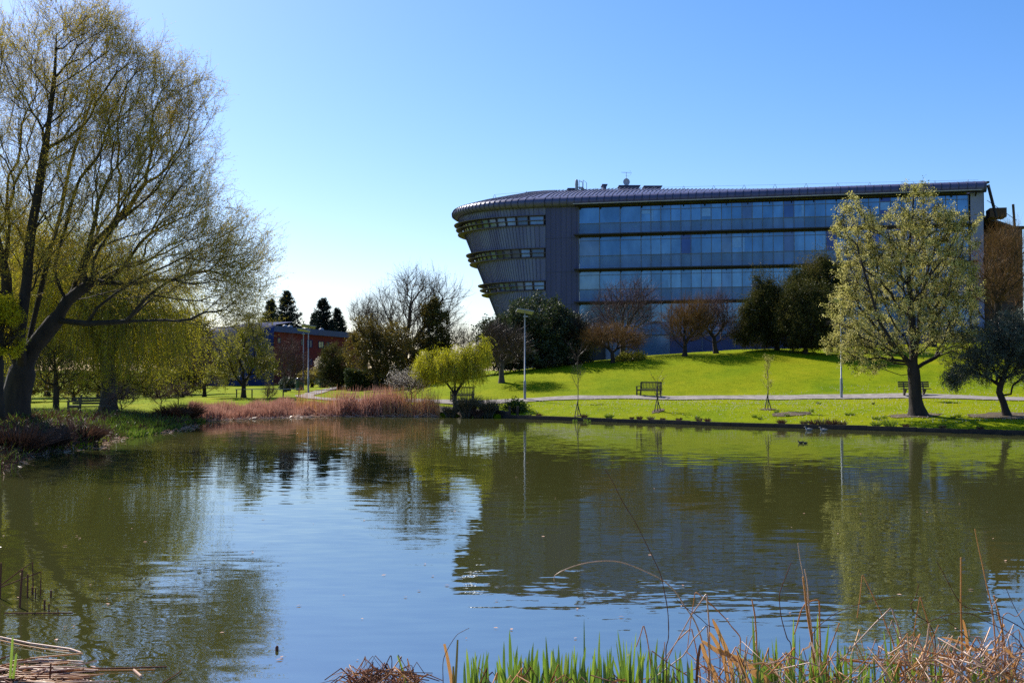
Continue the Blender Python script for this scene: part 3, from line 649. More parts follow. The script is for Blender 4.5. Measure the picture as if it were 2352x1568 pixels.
def ellip(bl, n, D, rng, shell=.45):
    """targets inside screen-measured ellipses (px, py, rx, ry[, depth offset, depth radius factor]) at depth D"""
    W = np.array([b_[2] * b_[3] for b_ in bl], float); W /= W.sum(); out = []
    for b_, wt in zip(bl, W):
        k = max(3, int(n * wt)); off = b_[4] if len(b_) > 4 else 0; df = b_[5] if len(b_) > 5 else 1.; c = at(b_[0], b_[1], D + off); s = (D + off) / FPX
        v = nrm(rng.normal(size=(k, 3))) * (rng.uniform(0, 1, (k, 1)) ** shell); v *= 1 + .12 * np.sin(v[:, :1] * 7 + b_[0]) * np.cos(v[:, 2:] * 6)
        out.append(c + v * np.array([b_[2] * s, b_[2] * s * df, b_[3] * s]))
    return np.vstack(out)
def limb(P, par, pts, R0=None, start=None, sub=3):
    """append a polyline limb; returns index of last node"""
    if start is None: P.append(np.array(pts[0], float)); par.append(-1); k = len(P) - 1
    else: k = start
    for q in pts[1 if start is None else 0:]:
        a = P[k].copy()
        for s in range(1, sub + 1): P.append(a + (np.array(q, float) - a) * s / sub); par.append(k); k = len(P) - 1
    return k
def dirs(P, par):
    d = np.zeros_like(P); m = par >= 0; d[m] = P[m] - P[par[m]]; return nrm(d)
def tree(name, label, base, D, limbs, blobs, nt_, R, r0, twig, leaf=None, mats=('bark', 'twig_brown', None), bf=.35, seed=1, cat='tree', group=None, shell=.45, rtw=2.6, extra=None, sub=3, flare=.7, zbias=None, floor=None):
    """limbs: list of (parent limb index or None, [(px,py,dd)...]); twig: dict for shoots(); leaf: (k,l,w,jit)"""
    D = DM(base, D); rng = np.random.default_rng(seed); b0 = ground_at(base, D); b0[2] -= .15
    P, par, ends = [], [], {}
    for li, (pi, pts) in enumerate(limbs):
        W = [at(px, py, D + dd) for px, py, dd in pts]
        if pi is None: W = [b0] + W; k = limb(P, par, W, sub=sub); ends[li] = k
        else: ends[li] = limb(P, par, W, start=ends[pi] if not isinstance(pi, tuple) else max(0, ends[pi[0]] - pi[1]), sub=sub)
    n0 = len(P); T = ellip(blobs, nt_, D, rng, shell)
    T = T[T[:, 2] > b0[2] + (.6 if floor is None else floor)]
    P, par = grow(P, par, T, bf); P = smooth_tree(P, par, n0); r = radii(P, par, R, r0)
    root = empty(name, b0 + [0, 0, .15], label=label, cat=cat, group=group); off = -np.array(root.location)
    mb = MB(); branches(mb, P, par, r, b0[2] + .15, flare=flare); o = mb.build('trunk', M[mats[0]], root); o.location = off
    cr = MB(); tip = np.where((r < r0 * rtw) & (np.arange(len(P)) >= n0))[0]; dd = dirs(P, par)[tip]
    tw = dict(n=3, L=.8, bias=(0, 0, .3), spread=.5, curv=(0, 0, .05), wob=.22, segs=3); tw.update(twig); wd = tw.pop('w', .012); tap = tw.pop('taper', .3); out = tw.pop('outward', 0)
    if out:
        c = P[n0:].mean(0); dd = nrm(dd + nrm(P[tip] - c) * out)
    S = shoots(P[tip], dd, rng=rng, **tw); ribbons(cr, S, wd, 0, tap, rng)
    SL_ = S
    if leaf and leaf[0] >= 5 and name != 'willow_tree':      # foliage gathers in clumps with gaps between
        q = S[:, 1]; SL_ = S[np.sin(q[:, 0] * 2.7 + seed) * np.sin(q[:, 1] * 2.4) * np.sin(q[:, 2] * 3.0 + 1) + rng.normal(size=len(q)) * .10 > (-.10 if leaf[0] >= 10 else -.04)]
    if leaf: leaves(cr, SL_, int(leaf[0] * (1 if SL_ is S else 1.35)), leaf[1], leaf[2], 1, leaf[3], rng)
    if extra: extra(cr, P, par, r, tip, rng, S)
    ms = [M[mats[1]]] + ([M[q] for q in mats[2:] if q]); o = cr.build('crown', ms, root); o.location = off
    return root

# ------------------------------------------------------------------ the big willow on the left bank
def willow_extra(cr, P, par, r, tip, rng, S):
    # a second generation of fine twigs growing from the first
    Q = S[:, 1:3].reshape(-1, 3); d = nrm((S[:, 2:4] - S[:, 1:3]).reshape(-1, 3)); k = rng.permutation(len(Q))[:int(len(Q) * .75)]
    S2 = shoots(Q[k], d[k], 2, .6, (0, 0, .15), .55, (0, 0, .02), .25, 2, rng); ribbons(cr, S2, .008, 0, .4, rng)
    leaves(cr, S2, 5, .07, .024, 1, .02, rng)
tree('willow_tree', 'tall spreading willow with fresh yellow buds leaning over the left bank, trunk at the water', 30, 46,
     [(None, [(40, 900, 0), (52, 850, 0)]),
      (0, [(75, 800, 0), (112, 755, 0), (128, 735, 0)]),                     # right stem
      (1, [(200, 743, -1), (290, 738, -1.5), (380, 735, -2), (440, 742, -3), (500, 775, -4), (530, 820, -4)]),   # low limb
      (1, [(155, 690, 0), (200, 655, 0), (250, 630, 1), (300, 605, 1), (370, 590, 2), (450, 575, 2), (540, 560, 2)]),
      (1, [(170, 670, 1), (190, 610, 1), (212, 560, 1), (230, 520, 2), (290, 440, 2), (360, 330, 2), (420, 260, 2)]),
      (0, [(72, 760, 1), (100, 640, 1), (120, 560, 1), (140, 490, 2), (160, 380, 2), (200, 260, 2), (240, 160, 2)]),
      (0, [(45, 780, -1), (62, 640, -1), (70, 540, -1), (90, 430, -1), (110, 300, -1), (125, 180, -1), (130, 80, -1)]),
      (0, [(20, 780, 0), (15, 640, 0), (-10, 540, 0), (-60, 430, 0), (-120, 300, 0), (-160, 200, 0)]),
      ((3, 9), [(300, 560, -1), (345, 500, -2), (400, 440, -2), (455, 400, -2)]),
      ((2, 12), [(330, 690, -2), (380, 650, -2), (440, 625, -3), (520, 600, -3), (590, 580, -3)]),
      ((5, 12), [(60, 470, -2), (10, 430, -3), (-40, 380, -3)]),
      ((3, 15), [(240, 590, -3), (290, 575, -5), (330, 545, -6)])],
     [(110, 190, 200, 170), (-60, 300, 200, 250), (250, 270, 170, 150), (350, 330, 130, 120), (390, 470, 130, 110), (300, 420, 200, 160), (470, 560, 120, 100), (540, 620, 90, 110, -1), (420, 640, 170, 80, -1),
      (130, 480, 200, 160), (260, 610, 220, 90), (-60, 600, 150, 180), (530, 720, 90, 60, -2), (200, 90, 110, 75), (430, 240, 70, 70), (300, 150, 80, 70), (215, 70, 70, 50), (380, 210, 70, 60)],
     3900, .54, .008, dict(n=4, L=1.15, bias=(0, 0, .35), spread=.42, curv=(0, 0, .04), wob=.2, segs=3, w=.012), (5, .075, .025, .02),
     ('bark', 'twig_olive', 'leaf_willow'), bf=.45, seed=11, extra=willow_extra, rtw=3.2, flare=.5)

# ------------------------------------------------------------------ weeping willow behind it
def weep_extra(L, n, w, k, lm=1, ll=.09, lw=.024):
    def f(cr, P, par, r, tip, rng, S):
        top = tip[rng.permutation(len(tip))]; d = nrm(dirs(P, par)[top] * .5 + [0, 0, -.3])
        S2 = shoots(P[top], d, n, L, (0, 0, -.35), .35, (0, 0, -.55), .12, 7, rng)
        zmin = g1(P[0][0], P[0][1]) + 1.2; S2[..., 2] = np.maximum(S2[..., 2], zmin + rng.uniform(0, 1.2, (len(S2), 1)))
        ribbons(cr, S2, w, 0, .5, rng); leaves(cr, S2, k, ll, lw, lm, .02, rng, .9, .05)
    return f
tree('weeping_willow', 'weeping willow with long yellow green curtains hanging behind the big leaning willow', 250, 64,
     [(None, [(250, 880, 0), (245, 830, 0)]), (0, [(220, 770, 0), (180, 690, 0), (150, 620, 0)]), (0, [(280, 760, 0), (320, 680, 0), (350, 640, 1)])],
     [(190, 600, 140, 90), (320, 660, 120, 60), (100, 680, 60, 60), (260, 720, 160, 40)], 620, .42, .02, dict(n=2, L=1.0, bias=(0, 0, -.1), w=.014), (3, .08, .025, .02),
     ('bark_grey', 'twig_olive', 'leaf_weep'), seed=5, extra=weep_extra(5.2, 8, .014, 46, ll=.10, lw=.028), rtw=3)
tree('weeping_willow', 'yellow weeping willow at the left edge seen between the stems of the leaning willow', 20, 74,
     [(None, [(20, 850, 0), (10, 780, 0)]), (0, [(-30, 700, 0), (-60, 600, 0)]), (0, [(60, 700, 0), (110, 560, 0)])],
     [(20, 560, 130, 130), (100, 640, 100, 90), (-60, 640, 90, 80)], 420, .4, .02, dict(n=2, L=1.0, bias=(0, 0, -.1), w=.014), (3, .08, .025, .02),
     ('bark_grey', 'twig_olive', 'leaf_weep'), seed=6, extra=weep_extra(6, 6, .014, 46, ll=.11, lw=.032), rtw=3)

# small ones under / behind
BR = dict(n=5, L=.7, bias=(0, 0, .25), spread=.5, w=.014)
def bare(label, base, D, blobs, seed, nt_=420, R=.16, limbs=None, mats=('bark', 'twig_dark'), twig=None, leaf=None, r0=.012, name='bare_tree', **kw):
    x0, y0 = blobs[0][0], blobs[0][1]; Dm = DM(base, D); gy = HOR + (CAMZ - ground_at(base, Dm)[2]) / Dm * FPX
    limbs = limbs or [(None, [(base, gy - (gy - y0) * .35, 0)])]
    tw = dict(BR); tw.update(twig or {})
    return tree(name, label, base, D, limbs, blobs, nt_, R, r0, tw, leaf, mats, seed=seed, rtw=3.2, **kw)
bare('slim brown tree with a straight trunk standing left of the garden benches', 130, 60, [(130, 850, 50, 55), (100, 810, 40, 40)], 21, 260, .16, [(None, [(129, 900, 0), (128, 860, 0)])], ('bark', 'twig_brown', 'leaf_hawthorn'), leaf=(2, .07, .04, .03))
bare('forked brown tree with sparse yellow leaves behind the garden benches under the weeping willow', 250, 66, [(250, 870, 90, 45), (320, 880, 60, 35)], 22, 340, .18, [(None, [(250, 890, 0)]), (0, [(225, 860, 0)]), (0, [(280, 850, 0)])], ('bark', 'twig_brown', 'leaf_hawthorn'), leaf=(3, .08, .05, .05))
def low_bushes():
    for k, (px, py, rx, ry, D, lab, lm, tm) in enumerate([
        (60, 880, 60, 36, 84, 'brown green bush behind the trunk of the leaning willow', 'leaf_ivy', 'twig_brown'),
        (170, 885, 60, 34, 86, 'low brown bush behind the garden benches by the slim tree', 'leaf_ivy', 'twig_brown'),
        (275, 890, 60, 30, 88, 'olive bush behind the forked tree on the left lawn', 'leaf_hawthorn', 'twig_brown'),
        (360, 885, 60, 36, 88, 'olive green bush below the curtain of the weeping willow', 'leaf_hawthorn', 'twig_brown'),
        (-40, 870, 70, 50, 80, 'dark bush at the left edge of the lawn', 'leaf_ivy', 'twig_brown'),
        (420, 870, 40, 45, 90, 'brown bush between the weeping willow and the reddish trees', 'leaf_ivy', 'twig_red')]):
        bare(lab, px, D, [(px, py, rx, ry)], 200 + k, 300, .12, [(None, [(px, py + ry * .6, 0)])], ('bark', tm, lm), leaf=(6, .12, .08, .08), name='bush', cat='bush', group='bushes along the left lawn', floor=.2)
low_bushes()
for k, (px, py, rx, ry, D, tm, lab) in enumerate([(-40, 740, 110, 110, 112, 'twig_brown', 'far left tree of the row beyond the left lawn'), (110, 760, 90, 90, 116, 'twig_orange', 'second tree from the left in the far row behind the weeping willow'), (230, 770, 85, 85, 112, 'twig_brown', 'third tree in the far row right behind the weeping willow'),
        (335, 775, 75, 80, 118, 'twig_red', 'fourth tree in the far row behind the weeping willow curtain'), (430, 790, 60, 70, 114, 'twig_brown', 'right end tree of the far row beside the blue wing')]):
    bare(lab, px, D, [(px, py, rx, ry), (px + 20, py + 50, rx * .9, ry * .5)], 240 + k, 620, .25, mats=('bark', tm, 'leaf_ivy'), twig=dict(n=6, L=1.3), leaf=(7, .2, .13, .12), cat='tree', group='row of trees beyond the left lawn', floor=.3)
bare('reddish brown twiggy tree left of the yellow green hawthorn', 470, 92, [(465, 830, 50, 60), (480, 870, 45, 35), (440, 870, 35, 35)], 23, 500, .15, mats=('bark', 'twig_red', 'leaf_ivy'), leaf=(1, .07, .04, .04), floor=.3)
bare('yellow green leafy hawthorn tree in front of the blue wing', 560, 84, [(555, 810, 62, 55), (600, 845, 40, 38), (520, 860, 45, 35), (570, 760, 40, 35)], 24, 620, .17, mats=('bark', 'twig_brown', 'leaf_hawthorn'), leaf=(9, .10, .06, .06), floor=.3)
bare('leafless purple brown tree in front of the red building', 655, 100, [(662, 825, 36, 50), (690, 850, 25, 30)], 25, 480, .13, mats=('bark_grey', 'twig_red'), twig=dict(n=7, L=.9))

# conifers beyond the red building
def conifer(label, px, top, bot, half, D, seed):
    rng = np.random.default_rng(seed); s = D / FPX; b0 = ground_at(px, D); zt = at(px, top, D)[2]; zb = b0[2] + 1.0; H = zt - b0[2]
    root = empty('conifer', b0, label=label, cat='conifer tree', group='dark conifers behind the red building'); mb = MB()
    mb.tube([b0, b0 + [0, 0, H * .5], b0 + [0, 0, H]], [.35, .2, .03], 7); o = mb.build('trunk', M['bark'], root); o.location = -b0
    cr = MB(); n = 420; f = rng.uniform(0, 1, n) ** .75; z = zt - (zt - zb) * f; L = half * s * (.04 + 1.75 * f ** .9) * rng.uniform(.6, 1.15, n); a = rng.uniform(0, 2 * math.pi, n)
    d = np.stack([np.cos(a), np.sin(a), rng.uniform(.15, .6, n)], 1); P0 = np.stack([np.full(n, b0[0]), np.full(n, b0[1]), z], 1); pts = [P0]; P = P0.copy()
    for k in range(4): P = P + nrm(d) * (L / 4)[:, None]; pts.append(P); d = d + [0, 0, .06] + rng.normal(size=d.shape) * .1
    S = np.stack(pts, 1); ribbons(cr, S, .05, 0, .4, rng)
    Q = S[:, 1:].reshape(-1, 3); dd = nrm((S[:, 1:] - S[:, :-1]).reshape(-1, 3)); S2 = shoots(Q, dd, 5, .45, (0, 0, .15), .5, (0, 0, -.05), .2, 2, rng)
    ribbons(cr, S2, .10, 1, .5, rng); leaves(cr, S2, 4, .22, .07, 1, .05, rng)
    o = cr.build('crown', [M['twig_dark'], M['leaf_conifer']], root); o.location = -b0
conifer('tallest dark conifer behind the left end of the red building roof', 658, 672, 760, 44, 165, 31)
conifer('dark conifer half hidden by the willow twigs left of the tallest conifer', 622, 688, 760, 30, 168, 32)
conifer('dark conifer behind the middle of the red building roof', 741, 686, 780, 40, 170, 33)
conifer('shorter dark conifer behind the right end of the red roof', 775, 712, 780, 26, 172, 34)
conifer('small dark conifer tip left of the paired lamp posts', 722, 722, 780, 20, 175, 35)

def bushy(label, base, D, blobs, seed, n=5000, l=.16, w=.10, mat='leaf_dark', name='shrub', cat='shrub', trunkR=.15, group=None, shell=.28, twm='twig_dark', stretch=None, k=10, nt_=500, floor=.2, Ls=.5, bias=(0, 0, .2), extra=None):
    return tree(name, label, base, D, [(None, [(base, blobs[0][1] + blobs[0][3] * .3, 0)])], blobs, nt_, trunkR, .015, dict(n=3, L=Ls, bias=bias, spread=.6, w=.015, outward=.8), (k, l, w, l * .6),
                ('bark', twm, mat), seed=seed, cat=cat, group=group, shell=shell, rtw=9, floor=floor, bf=.25, extra=extra)
bushy('dark spreading conifer bush at the right corner of the red building', 778, 98, [(768, 835, 30, 45), (785, 870, 28, 25), (755, 850, 25, 30)], 41, mat='leaf_yew', nt_=420, l=.2, w=.05, k=12)
# dark clipped hedge
def hedge(label, px0, px1, top, D, dep, seed, mat='leaf_dark'):
    rng = np.random.default_rng(seed); a, b_ = ground_at(px0, D), ground_at(px1, D); zt = at(px0, top, D)[2]
    root = empty('hedge', (a + b_) / 2, label=label, cat='hedge'); mb = MB(); n = 26000
    x = rng.uniform(a[0], b_[0], n); y = D + rng.uniform(0, 1, n) ** 1.5 * dep - .2 * np.sin(x * 2); u = rng.uniform(0, 1, n) ** .7
    gzv = gz(x, y); z = gzv - .05 + (zt + .3 * np.sin(x * 1.3) * np.sin(x * .7) - gzv) * u; c = np.stack([x, y, z], 1)
    d = nrm(rng.normal(size=(n, 3))); sd = nrm(np.cross(d, rng.normal(size=(n, 3)))); V = np.stack([c, c + d * .1 + sd * .06, c + d * .2, c + d * .1 - sd * .06], 1).reshape(-1, 3)
    mb.add(V, np.arange(len(V)).reshape(-1, 4)); mb.box([(a[0] + b_[0]) / 2, D + dep * .62, (a[2] + zt) / 2 - .3], (b_[0] - a[0] - .8, dep * .7, zt - a[2] - .4), m=0)
    o = mb.build('foliage', M[mat], root); o.location = -np.array(root.location)
hedge('dark clipped hedge under the tall budding tree left of the yellow willow', 792, 1010, 848, 93, 3.5, 42)
# big budding tree group
bare('tall budding tree with bare grey top branches above the dark hedge', 925, 97,
     [(945, 730, 100, 95), (1010, 700, 60, 60), (900, 760, 80, 70), (960, 660, 60, 45), (865, 790, 50, 55), (1030, 770, 45, 50)], 43, 1500, .38,
     [(None, [(925, 850, 0), (930, 810, 0)]), (0, [(900, 750, 0), (880, 700, 0)]), (0, [(940, 740, 0), (945, 680, 0)]), (0, [(975, 750, 0), (1015, 690, 0)])], ('bark_grey', 'twig_brown', 'leaf_ivy'), dict(n=4, L=1.4, bias=(0, 0, .5), w=.02, spread=.35), (1, .09, .05, .04), r0=.016)
bare('leafy bronze tree with its trunk in front of the dark hedge', 866, 91, [(850, 810, 62, 50), (880, 840, 50, 35), (900, 790, 45, 45), (835, 770, 35, 40)], 44, 800, .2,
     [(None, [(863, 860, 0)]), (0, [(840, 800, 0)]), (0, [(890, 800, 0)])], ('bark', 'twig_brown', 'leaf_ivy'), leaf=(7, .13, .09, .08))
bushy('ivy covered trunk with dense bronze leaves beside the tall budding tree', 1000, 95, [(1000, 770, 38, 60), (990, 720, 24, 35), (960, 820, 60, 40), (1015, 830, 30, 35)], 45, mat='leaf_ivy', name='ivy_tree', cat='tree', nt_=800, l=.16, w=.12, k=11)
bare('pale twiggy bush on the skyline between the budding tree and the evergreen shrub', 1078, 120, [(1075, 785, 34, 30)], 46, 260, .12, mats=('bark_grey', 'twig_brown'), twig=dict(n=6, L=.8), name='bush', cat='bush')
bare('hazy grey twiggy tree on the skyline left of the tall budding tree', 840, 115, [(845, 730, 42, 50)], 47, 420, .2, mats=('bark_grey', 'twig_brown'), twig=dict(n=6, L=1.2))

# small bright weeping willow by the water
def yw(cr, P, par, r, tip, rng, S):
    weep_extra(1.3, 10, .010, 24, 1, .085, .026)(cr, P, par, r, tip, rng, S)
tree('young_willow', 'small bright yellow green weeping willow beside the water in front of a bench', 1045, 75,
     [(None, [(1045, 905, 0)]), (0, [(1030, 885, 0), (1010, 860, 0), (1000, 840, 0)]), (0, [(1062, 880, 0), (1075, 850, 0), (1090, 820, 0)]), (0, [(1045, 870, 0), (1045, 830, 0)])],
     [(1020, 825, 55, 28), (1085, 810, 38, 22), (1108, 790, 12, 12), (985, 845, 26, 18), (1060, 840, 60, 22)], 330, .13, .012, dict(n=3, L=.45, bias=(0, 0, .1), spread=.7, w=.01), (7, .08, .025, .03),
     ('bark', 'twig_olive', 'leaf_bright'), seed=51, extra=yw, rtw=4)
bare('twiggy willow bush with silvery white catkins by the reeds', 940, 73, [(940, 885, 40, 24), (915, 875, 18, 16), (960, 890, 28, 20)], 52, 200, .05, [(None, [(945, 915, 0)])], ('bark', 'twig_brown', 'blossom_white'), dict(n=4, L=.9, bias=(0, 0, .9), spread=.35, w=.012), (4, .07, .045, .02), name='catkin_bush', cat='bush', floor=.3, r0=.008)

# hill trees
bare('round brown twiggy tree left of the lamp post on the hill foot', 1152, 90, [(1152, 800, 56, 42), (1135, 770, 35, 30), (1180, 790, 35, 35)], 61, 700, .18, [(None, [(1152, 850, 0), (1155, 835, 0)]), (0, [(1130, 810, 0)]), (0, [(1175, 805, 0)])], ('bark_grey', 'twig_brown'), dict(n=8, L=.9, bias=(0, 0, .35), spread=.45))
bushy('large glossy dark evergreen shrub in front of the rounded end of the office block', 1240, 101, [(1240, 745, 80, 62), (1290, 775, 62, 55), (1180, 770, 60, 45), (1135, 765, 40, 30), (1240, 815, 100, 45), (1150, 820, 60, 50), (1320, 800, 45, 45)], 62, nt_=2600, k=12, l=.19, w=.10)
bare('tall bare tree with a rounded reddish twig crown before the glass facade', 1432, 103, [(1432, 700, 72, 55), (1470, 680, 45, 42), (1390, 740, 50, 50), (1480, 740, 40, 40)], 63, 1000, .22, [(None, [(1430, 790, 0), (1428, 770, 0)]), (0, [(1400, 720, 0)]), (0, [(1465, 710, 0)])], ('bark_grey', 'twig_red'), dict(n=5, L=1.0, bias=(0, 0, .25)))
bare('wide low orange brown twiggy tree below the tall bare tree', 1408, 97, [(1408, 775, 62, 28), (1370, 780, 36, 24), (1450, 785, 34, 22)], 64, 620, .14, [(None, [(1406, 810, 0)])], ('bark', 'twig_orange'), dict(n=9, L=.8, bias=(0, 0, .2)))
bare('dark leafless tree crossing in front of the orange brown tree', 1330, 100, [(1330, 755, 45, 35)], 67, 300, .12, mats=('bark', 'twig_dark'), twig=dict(n=5, L=.9))
bare('round leafless tree with a short trunk in front of the purple wall panels', 1573, 98, [(1573, 745, 52, 50), (1600, 735, 35, 45)], 65, 760, .16, [(None, [(1573, 800, 0), (1574, 785, 0)])], ('bark', 'twig_orange'), dict(n=7, L=1.1, bias=(0, 0, .6), spread=.35))
bare('leafless purple brown tree next to the dark yews', 1645, 99, [(1642, 715, 45, 45), (1660, 745, 35, 40), (1615, 740, 30, 40)], 66, 620, .17, [(None, [(1642, 795, 0), (1640, 775, 0)]), (0, [(1615, 745, 0)]), (0, [(1668, 745, 0)])], ('bark', 'twig_red'), dict(n=6, L=1.0, bias=(0, 0, .45)))
def yew_extra(cr, P, par, r, tip, rng, S):
    S2 = shoots(P[tip][::2], np.tile([[0, 0, 1.]], (len(tip[::2]), 1)), 2, 1.7, (0, 0, .9), .45, (0, 0, .05), .12, 4, rng); leaves(cr, S2, 16, .16, .035, 1, .07, rng)
bushy('upright dark yew with ragged bronze tips left of the rounded yew', 1785, 99, [(1758, 700, 30, 50), (1775, 750, 32, 40), (1730, 735, 34, 40), (1710, 768, 26, 20), (1790, 690, 16, 28), (1745, 775, 40, 20), (1740, 665, 14, 24)], 71, mat='leaf_yew', name='yew_tree', cat='tree', nt_=1300, k=12, l=.16, w=.05, extra=yew_extra, group='dark yews on the hilltop')
bushy('tallest dark yew rising behind the other two yews', 1870, 104, [(1865, 650, 40, 36), (1835, 690, 36, 30), (1915, 690, 44, 45), (1890, 618, 22, 22), (1825, 660, 22, 18), (1920, 640, 24, 22)], 72, mat='leaf_yew', name='yew_tree', cat='tree', nt_=1400, k=12, l=.16, w=.05, extra=yew_extra, group='dark yews on the hilltop')
bushy('rounded dark yew reaching the grass beside the flowering pear', 1850, 96, [(1850, 750, 58, 52), (1825, 705, 22, 36), (1860, 690, 20, 30), (1895, 710, 20, 36), (1890, 770, 45, 34), (1822, 775, 34, 26), (1800, 740, 16, 30)], 73, mat='leaf_yew', name='yew_tree', cat='tree', nt_=1700, k=12, l=.16, w=.05, extra=yew_extra, group='dark yews on the hilltop')
bare('large dark brown leafless tree at the right edge behind the pear', 2290, 100, [(2290, 620, 65, 85), (2340, 640, 60, 90), (2260, 680, 50, 70), (2310, 560, 45, 50)], 74, 1300, .3, [(None, [(2290, 760, 0), (2292, 700, 0)]), (0, [(2270, 640, 0)]), (0, [(2320, 620, 0)])], ('bark', 'twig_orange'), dict(n=6, L=1.3, bias=(0, 0, .4)))
bare('leafless reddish tree before the glass facade behind the pear crown', 2140, 104, [(2080, 560, 60, 55), (2150, 640, 60, 80), (2000, 640, 50, 50)], 75, 700, .25, mats=('bark', 'twig_red'), twig=dict(n=5, L=1.1))

# flowering pear
def pear_extra(cr, P, par, r, tip, rng, S):
    Q = S[:, 1:].reshape(-1, 3); Q = Q[np.sin(Q[:, 0] * 3.1) * np.sin(Q[:, 1] * 2.9 + 1) * np.sin(Q[:, 2] * 3.3) + rng.normal(size=len(Q)) * .12 > -.06]; k = rng.permutation(len(Q))[:int(len(Q) * .55)]; c = Q[k]; m = 16
    off = rng.normal(size=(len(c) * m, 3)) * .06; cc = np.repeat(c, m, 0) + off; d = nrm(off + rng.normal(size=off.shape) * .03); sd = nrm(np.cross(d, rng.normal(size=d.shape)))
    V = np.stack([cc, cc + d * .03 + sd * .028, cc + d * .065, cc + d * .03 - sd * .028], 1).reshape(-1, 3); cr.add(V, np.arange(len(V)).reshape(-1, 4), 2)
tree('pear_tree', 'pale flowering pear tree with a stout dark trunk before the plank bench', 2108, 58,
     [(None, [(2103, 920, 0), (2100, 870, 0), (2098, 850, 0)]), (0, [(2098, 800, 0), (2092, 700, 0), (2085, 600, 0), (2095, 500, 0), (2100, 440, 0)]), (0, [(2085, 830, 0), (2060, 800, -1), (2020, 740, -1), (1990, 640, -1), (1960, 540, -1)]),
      (0, [(2108, 780, 1), (2115, 680, 1), (2140, 590, 1), (2170, 500, 1)]), ((0, 1), [(2070, 862, -1), (2020, 845, -1.5), (1975, 815, -2), (1930, 800, -2)]),
      (0, [(2120, 835, 0), (2150, 820, 0), (2200, 800, 1), (2230, 780, 1)]), ((1, 6), [(2130, 690, -2), (2180, 620, -2), (2210, 560, -2)]), ((1, 9), [(2060, 700, 1), (2030, 640, 2), (2010, 560, 2)])],
     [(2100, 475, 38, 55), (2060, 560, 75, 75), (2160, 530, 65, 70), (1965, 520, 50, 70), (1990, 620, 75, 75), (2200, 540, 42, 60), (2110, 640, 120, 90), (1960, 720, 70, 70), (2190, 680, 65, 90), (2080, 750, 130, 70), (1945, 800, 52, 38), (2010, 810, 70, 50), (2200, 770, 60, 50)],
     1900, .33, .011, dict(n=3, L=.5, bias=(0, 0, .3), spread=.5, w=.012), (6, .09, .055, .07), ('bark', 'twig_dark', 'leaf_pear', 'blossom'), bf=.4, seed=81, shell=.33, extra=pear_extra, rtw=3.4, flare=.9)
# dark evergreen at the right edge
tree('olive_tree', 'small grey green evergreen tree with a curved dark trunk at the right edge', 2313, 57,
     [(None, [(2305, 925, 0), (2295, 900, 0), (2298, 885, 0)]), (0, [(2270, 868, 0), (2230, 850, 0)]), (0, [(2310, 850, 0), (2330, 800, 0)]), ((0, 4), [(2322, 905, 0), (2326, 885, 0), (2320, 868, 0)])],
     [(2300, 790, 95, 55), (2240, 840, 70, 40), (2350, 830, 80, 55), (2340, 760, 60, 45), (2195, 860, 28, 26)], 1500, .17, .01, dict(n=4, L=.55, bias=(0, 0, -.25), spread=.6, curv=(0, 0, -.25), w=.01), (15, .09, .032, .04),
     ('bark', 'twig_dark', 'leaf_olive'), bf=.35, seed=82, rtw=4)

# saplings with stakes
def sapling(label, px, D, top, seed, w, twigm, leaf=None):
    D = DM(px, D); rng = np.random.default_rng(seed); b0 = ground_at(px, D); zt = at(px, top, D)[2]; H = zt - b0[2]; root = empty('sapling', b0, label=label, cat='young tree', group='staked saplings on the lawn')
    mb = MB(); mb.tube([b0 - [0, 0, .1], b0 + [.02, 0, H * .4], b0 + [0, 0, H * .75], b0 + [.03, 0, H]], [.03, .022, .014, .005], 6); o = mb.build('trunk', M['bark_grey'], root); o.location = -b0
    z = rng.uniform(.3, .9, 26); P0 = b0 + np.stack([np.zeros(26), np.zeros(26), z * H], 1); a = rng.uniform(0, 6.28, 26); d = np.stack([np.cos(a), np.sin(a), np.full(26, .9)], 1)
    cr = MB(); S = shoots(P0, nrm(d), 1, H * w, (0, 0, .25), .2, (0, 0, .2), .15, 4, rng); ribbons(cr, S, .013, 0, .3, rng); S2 = shoots(S[:, 2:].reshape(-1, 3), nrm(np.repeat(d, 3, 0)), 3, H * .1, (0, 0, .6), .5, rng=rng); ribbons(cr, S2, .011, 0, .4, rng)
    ms = [M[twigm]]
    if leaf: leaves(cr, S2, 3, .05, .03, 1, .03, rng); ms.append(M[leaf])
    o = cr.build('crown', ms, root); o.location = -b0
    for sx in (-1, 1):
        st = MB(); st.tube([b0 + [sx * .22, -.05, -.15], b0 + [-sx * .02, 0, 1.0 if sx < 0 else .75]], .028, 6); o = st.build('stake', M['bench_wood'], root); o.location = -b0
sapling('slender leafless sapling with two crossed stakes left of the slatted bench', 1327, 67, 797, 91, .22, 'twig_brown')
sapling('small leafless sapling with a stake just right of the slatted bench', 1510, 65, 862, 92, .28, 'twig_brown')
sapling('narrow sapling with faint pale buds halfway between bench and pear tree', 1763, 62.5, 822, 93, .13, 'twig_olive', 'blossom')

